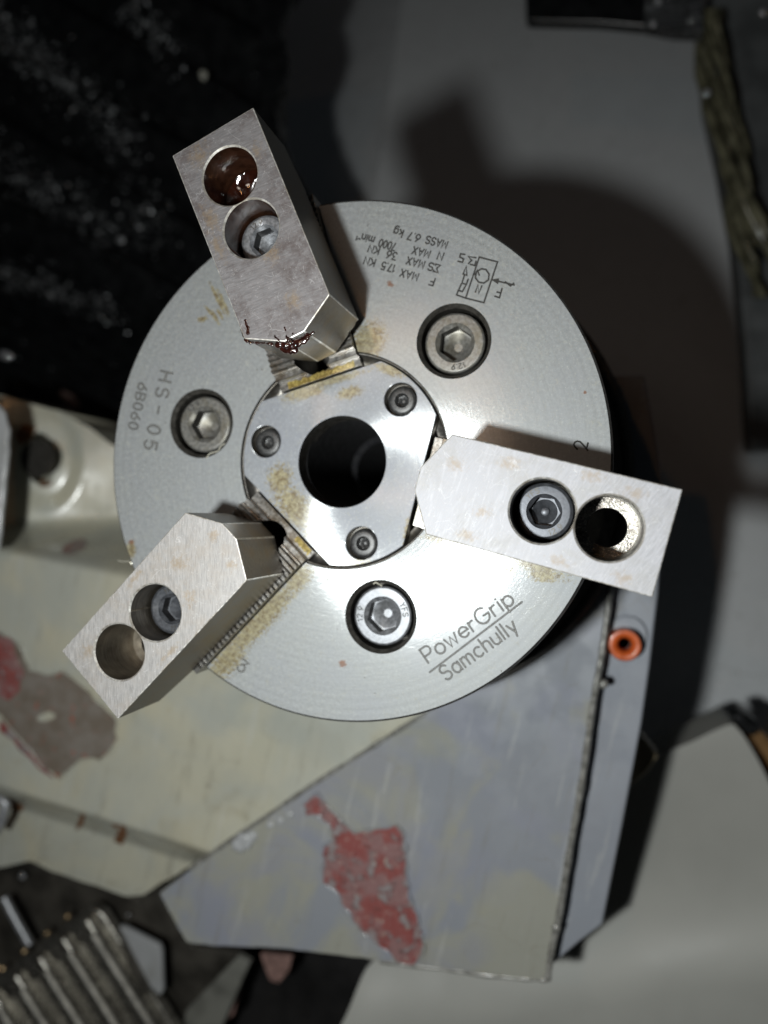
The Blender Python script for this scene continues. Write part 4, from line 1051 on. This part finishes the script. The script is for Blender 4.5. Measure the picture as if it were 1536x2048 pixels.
# --- bottom left: dark bracket, ribbed cover, rod, pale blade
M_brz = plain('dark_grimy_paint', (0.055, 0.050, 0.042), 0.45, 0.1, 0.5, 0.06, 0.4)
o = slab('grimy_bracket', [(-60, 1700), (60, 1700), (200, 1740), (330, 1765), (350, 1830), (385, 1892), (480, 1905), (470, 1950), (400, 2110), (-60, 2110)], -136, 8, M_brz, bevel=1)
tag(o, 'grimy dark brown bracket under the olive casting in the lower left', 'bracket')
M_rib = steel('oily_bronze_grey_sheet', (0.30, 0.285, 0.25), 0.8, 0.26, 0.3, 0.15, 0.3, dirt=(0.06, 0.05, 0.04), coat=0.3)
ribs = thing('ribbed_cover', 'oily dark grey cover with parallel raised ribs in the bottom left corner', 'ribbed cover', tuple(px(100, 1960, -122)))
ZR = -122.0
dvx, dvy = 0.535, 0.845
o = slab('cover_sheet', [(-80, 2010), (180, 1812), (205, 1828), (400, 2140), (-80, 2140)], ZR, 6, M_rib, bevel=1.2); under(o, ribs)
def capsule(name, x, y, L, wpx, h, mat, root, z):
    """long raised rib with a rounded end, from x, y along the rib direction"""
    a = px(x, y, z); b = px(x + dvx * L, y + dvy * L, z); d = (b - a).normalized(); u = Vector((-d.y, d.x, 0)); wd = wpx * 0.19 / 2
    bm = bmesh.new(); prof = [(1, 0), (0.93, 0.55), (0.75, 0.86), (0.5, 1.0)]
    rings = []
    for k, hh in prof:
        r = wd * k; out = []
        for i in range(13):
            t = pi / 2 + pi * i / 12; out.append(bm.verts.new(a + d * wd + d * cos(t) * r + u * sin(t) * r + Vector((0, 0, h * hh))))
        out.append(bm.verts.new(b - u * r + Vector((0, 0, h * hh)))); out.insert(0, bm.verts.new(b + u * r + Vector((0, 0, h * hh))))
        rings.append(out)
    for p_, q in zip(rings, rings[1:]):
        for i in range(len(p_) - 1): bm.faces.new((p_[i], p_[i + 1], q[i + 1], q[i]))
    bm.faces.new(rings[-1])
    o = from_bm(name, bm, mat, smooth=60); under(o, root); return o
M_rib2 = steel('rib_crest_lit_tone', (0.70, 0.67, 0.60), 0.4, 0.36, 0.3, 0.2, 0.3)  # much paler than the ribs: light on the crests put into colour
for i in range(7):
    x0 = 168 - 47 * i; y0 = 1830 + 37 * i
    rb = capsule('rib', x0, y0, 420, 38, 3.4, M_rib, ribs, ZR + 0.05)
    c2 = capsule('rib_crest', x0 - 3 + dvx * 40, y0 + dvy * 40 + 2, 360, 9, 1.5, M_rib2, ribs, ZR + 3.2)
M_brass = plain('brass_rivet', (0.5, 0.36, 0.2), 0.25, 0.8, 0.2)
for (x, y) in ((134, 1834), (93, 1867), (48, 1903), (3, 1938)):
    bm = bmesh.new(); lathe(bm, [(1.3, -1), (1.3, 0.4), (0.7, 1.0), (0, 1.1)], 16, px(x, y, ZR + 1.5)); o = from_bm('rivet', bm, M_brass); under(o, ribs)
M_rod = plain('galvanised_rod', (0.40, 0.41, 0.43), 0.4, 0.5, 0.3, 0.5, 0.5)
bm = bmesh.new(); tube(bm, [px(8, 1795, -117), px(24, 1826, -117), px(44, 1862, -117), px(60, 1890, -117)], 1.9, 16)
tag(from_bm('steel_rod', bm, M_rod, smooth=40, bevel=0.4), 'short pale steel rod slanting above the ribbed cover at the left border', 'rod')
bm = bmesh.new(); tube(bm, [px(-20, 1600, -80), px(0, 1598, -80), px(12, 1606, -80), px(4, 1640, -80), px(-10, 1665, -80)], 2.0, 10)
tag(from_bm('hose_loop', bm, M_rod, smooth=60), 'end of a pale hose loop at the left border on the olive casting', 'hose')
o = slab('pale_blade', [(236, 1853), (250, 1856), (316, 1890), (322, 1902), (325, 1984), (318, 1992), (300, 1975)], -118, 3, M_pale, bevel=0.8)
tag(o, 'small pale grey triangular blade between the ribbed cover and the guard plate', 'blade')
o = slab('dark_blade', [(228, 1856), (238, 1858), (304, 1985), (284, 1992), (262, 1950)], -121, 3, M_brz, bevel=0.8)
tag(o, 'narrow dull dark blade lying along the left side of the pale triangular blade', 'blade')
M_strut = plain('dull_grey_strut_paint', (0.17, 0.17, 0.15), 0.5, 0, 0.3, 0.08)
o = slab('grey_strut', [(352, 2110), (372, 2020), (476, 1912), (500, 1925), (420, 2110)], -133, 4, M_strut, bevel=0.8)
tag(o, 'grey strut edge running down from the lower corner of the guard plate', 'strut')
M_pink = plain('pink_faded_plastic', (0.30, 0.185, 0.16), 0.5, 0, 0.35, 0.3, 0.2)
o = slab('pink_tag', [(520, 1908), (584, 1914), (578, 1940), (556, 1968), (540, 1962), (528, 1935)], -140, 3, M_pink, bevel=0.6, rough=2)
tag(o, 'faded pink scrap just under the lower edge of the guard plate', 'scrap')
o = slab('pink_tag', [(438, 1990), (470, 1962), (478, 1985), (466, 2030), (455, 2042), (442, 2020)], -140, 3, M_pink, bevel=0.6, rough=2)
tag(o, 'faded pink scrap lower down in the dark gap near the bottom border', 'scrap')
M_pit = plain('black_gap_shade', (0.012, 0.011, 0.011), 0.6, 0, 0.5, 0.03)  # black sheet stands in for the shade deep in the gap
o = slab('gap_backdrop', [(330, 1880), (760, 1900), (760, 2160), (330, 2160)], -175, 6, M_pit, bevel=1)
tag(o, 'black shade-coloured tray floor in the gap at the bottom border', 'backdrop')
for (x, y, z, r, lb) in ((1306, 48, -218, 1.5, 'bright droplet under the lower edge of the black box'), (1316, 3, -218, 1.9, 'bright droplet at the top border on the plastic wrap'), (1526, 24, -252, 1.8, 'bright droplet on the dark column at the right border'), (1413, 186, -226, 2.0, 'bright lump standing in for a glint on the greasy cable'), (45, 1752, -128, 1.7, 'grey droplet under the bottom edge of the olive casting'), (257, 1830, -130, 0.9, 'tiny droplet on the dark bracket above the pale blade')):
    lump('droplet', x, y, z, r, M_drop, lb, 'droplet')  # the one on the cable is a glint made as a bright lump
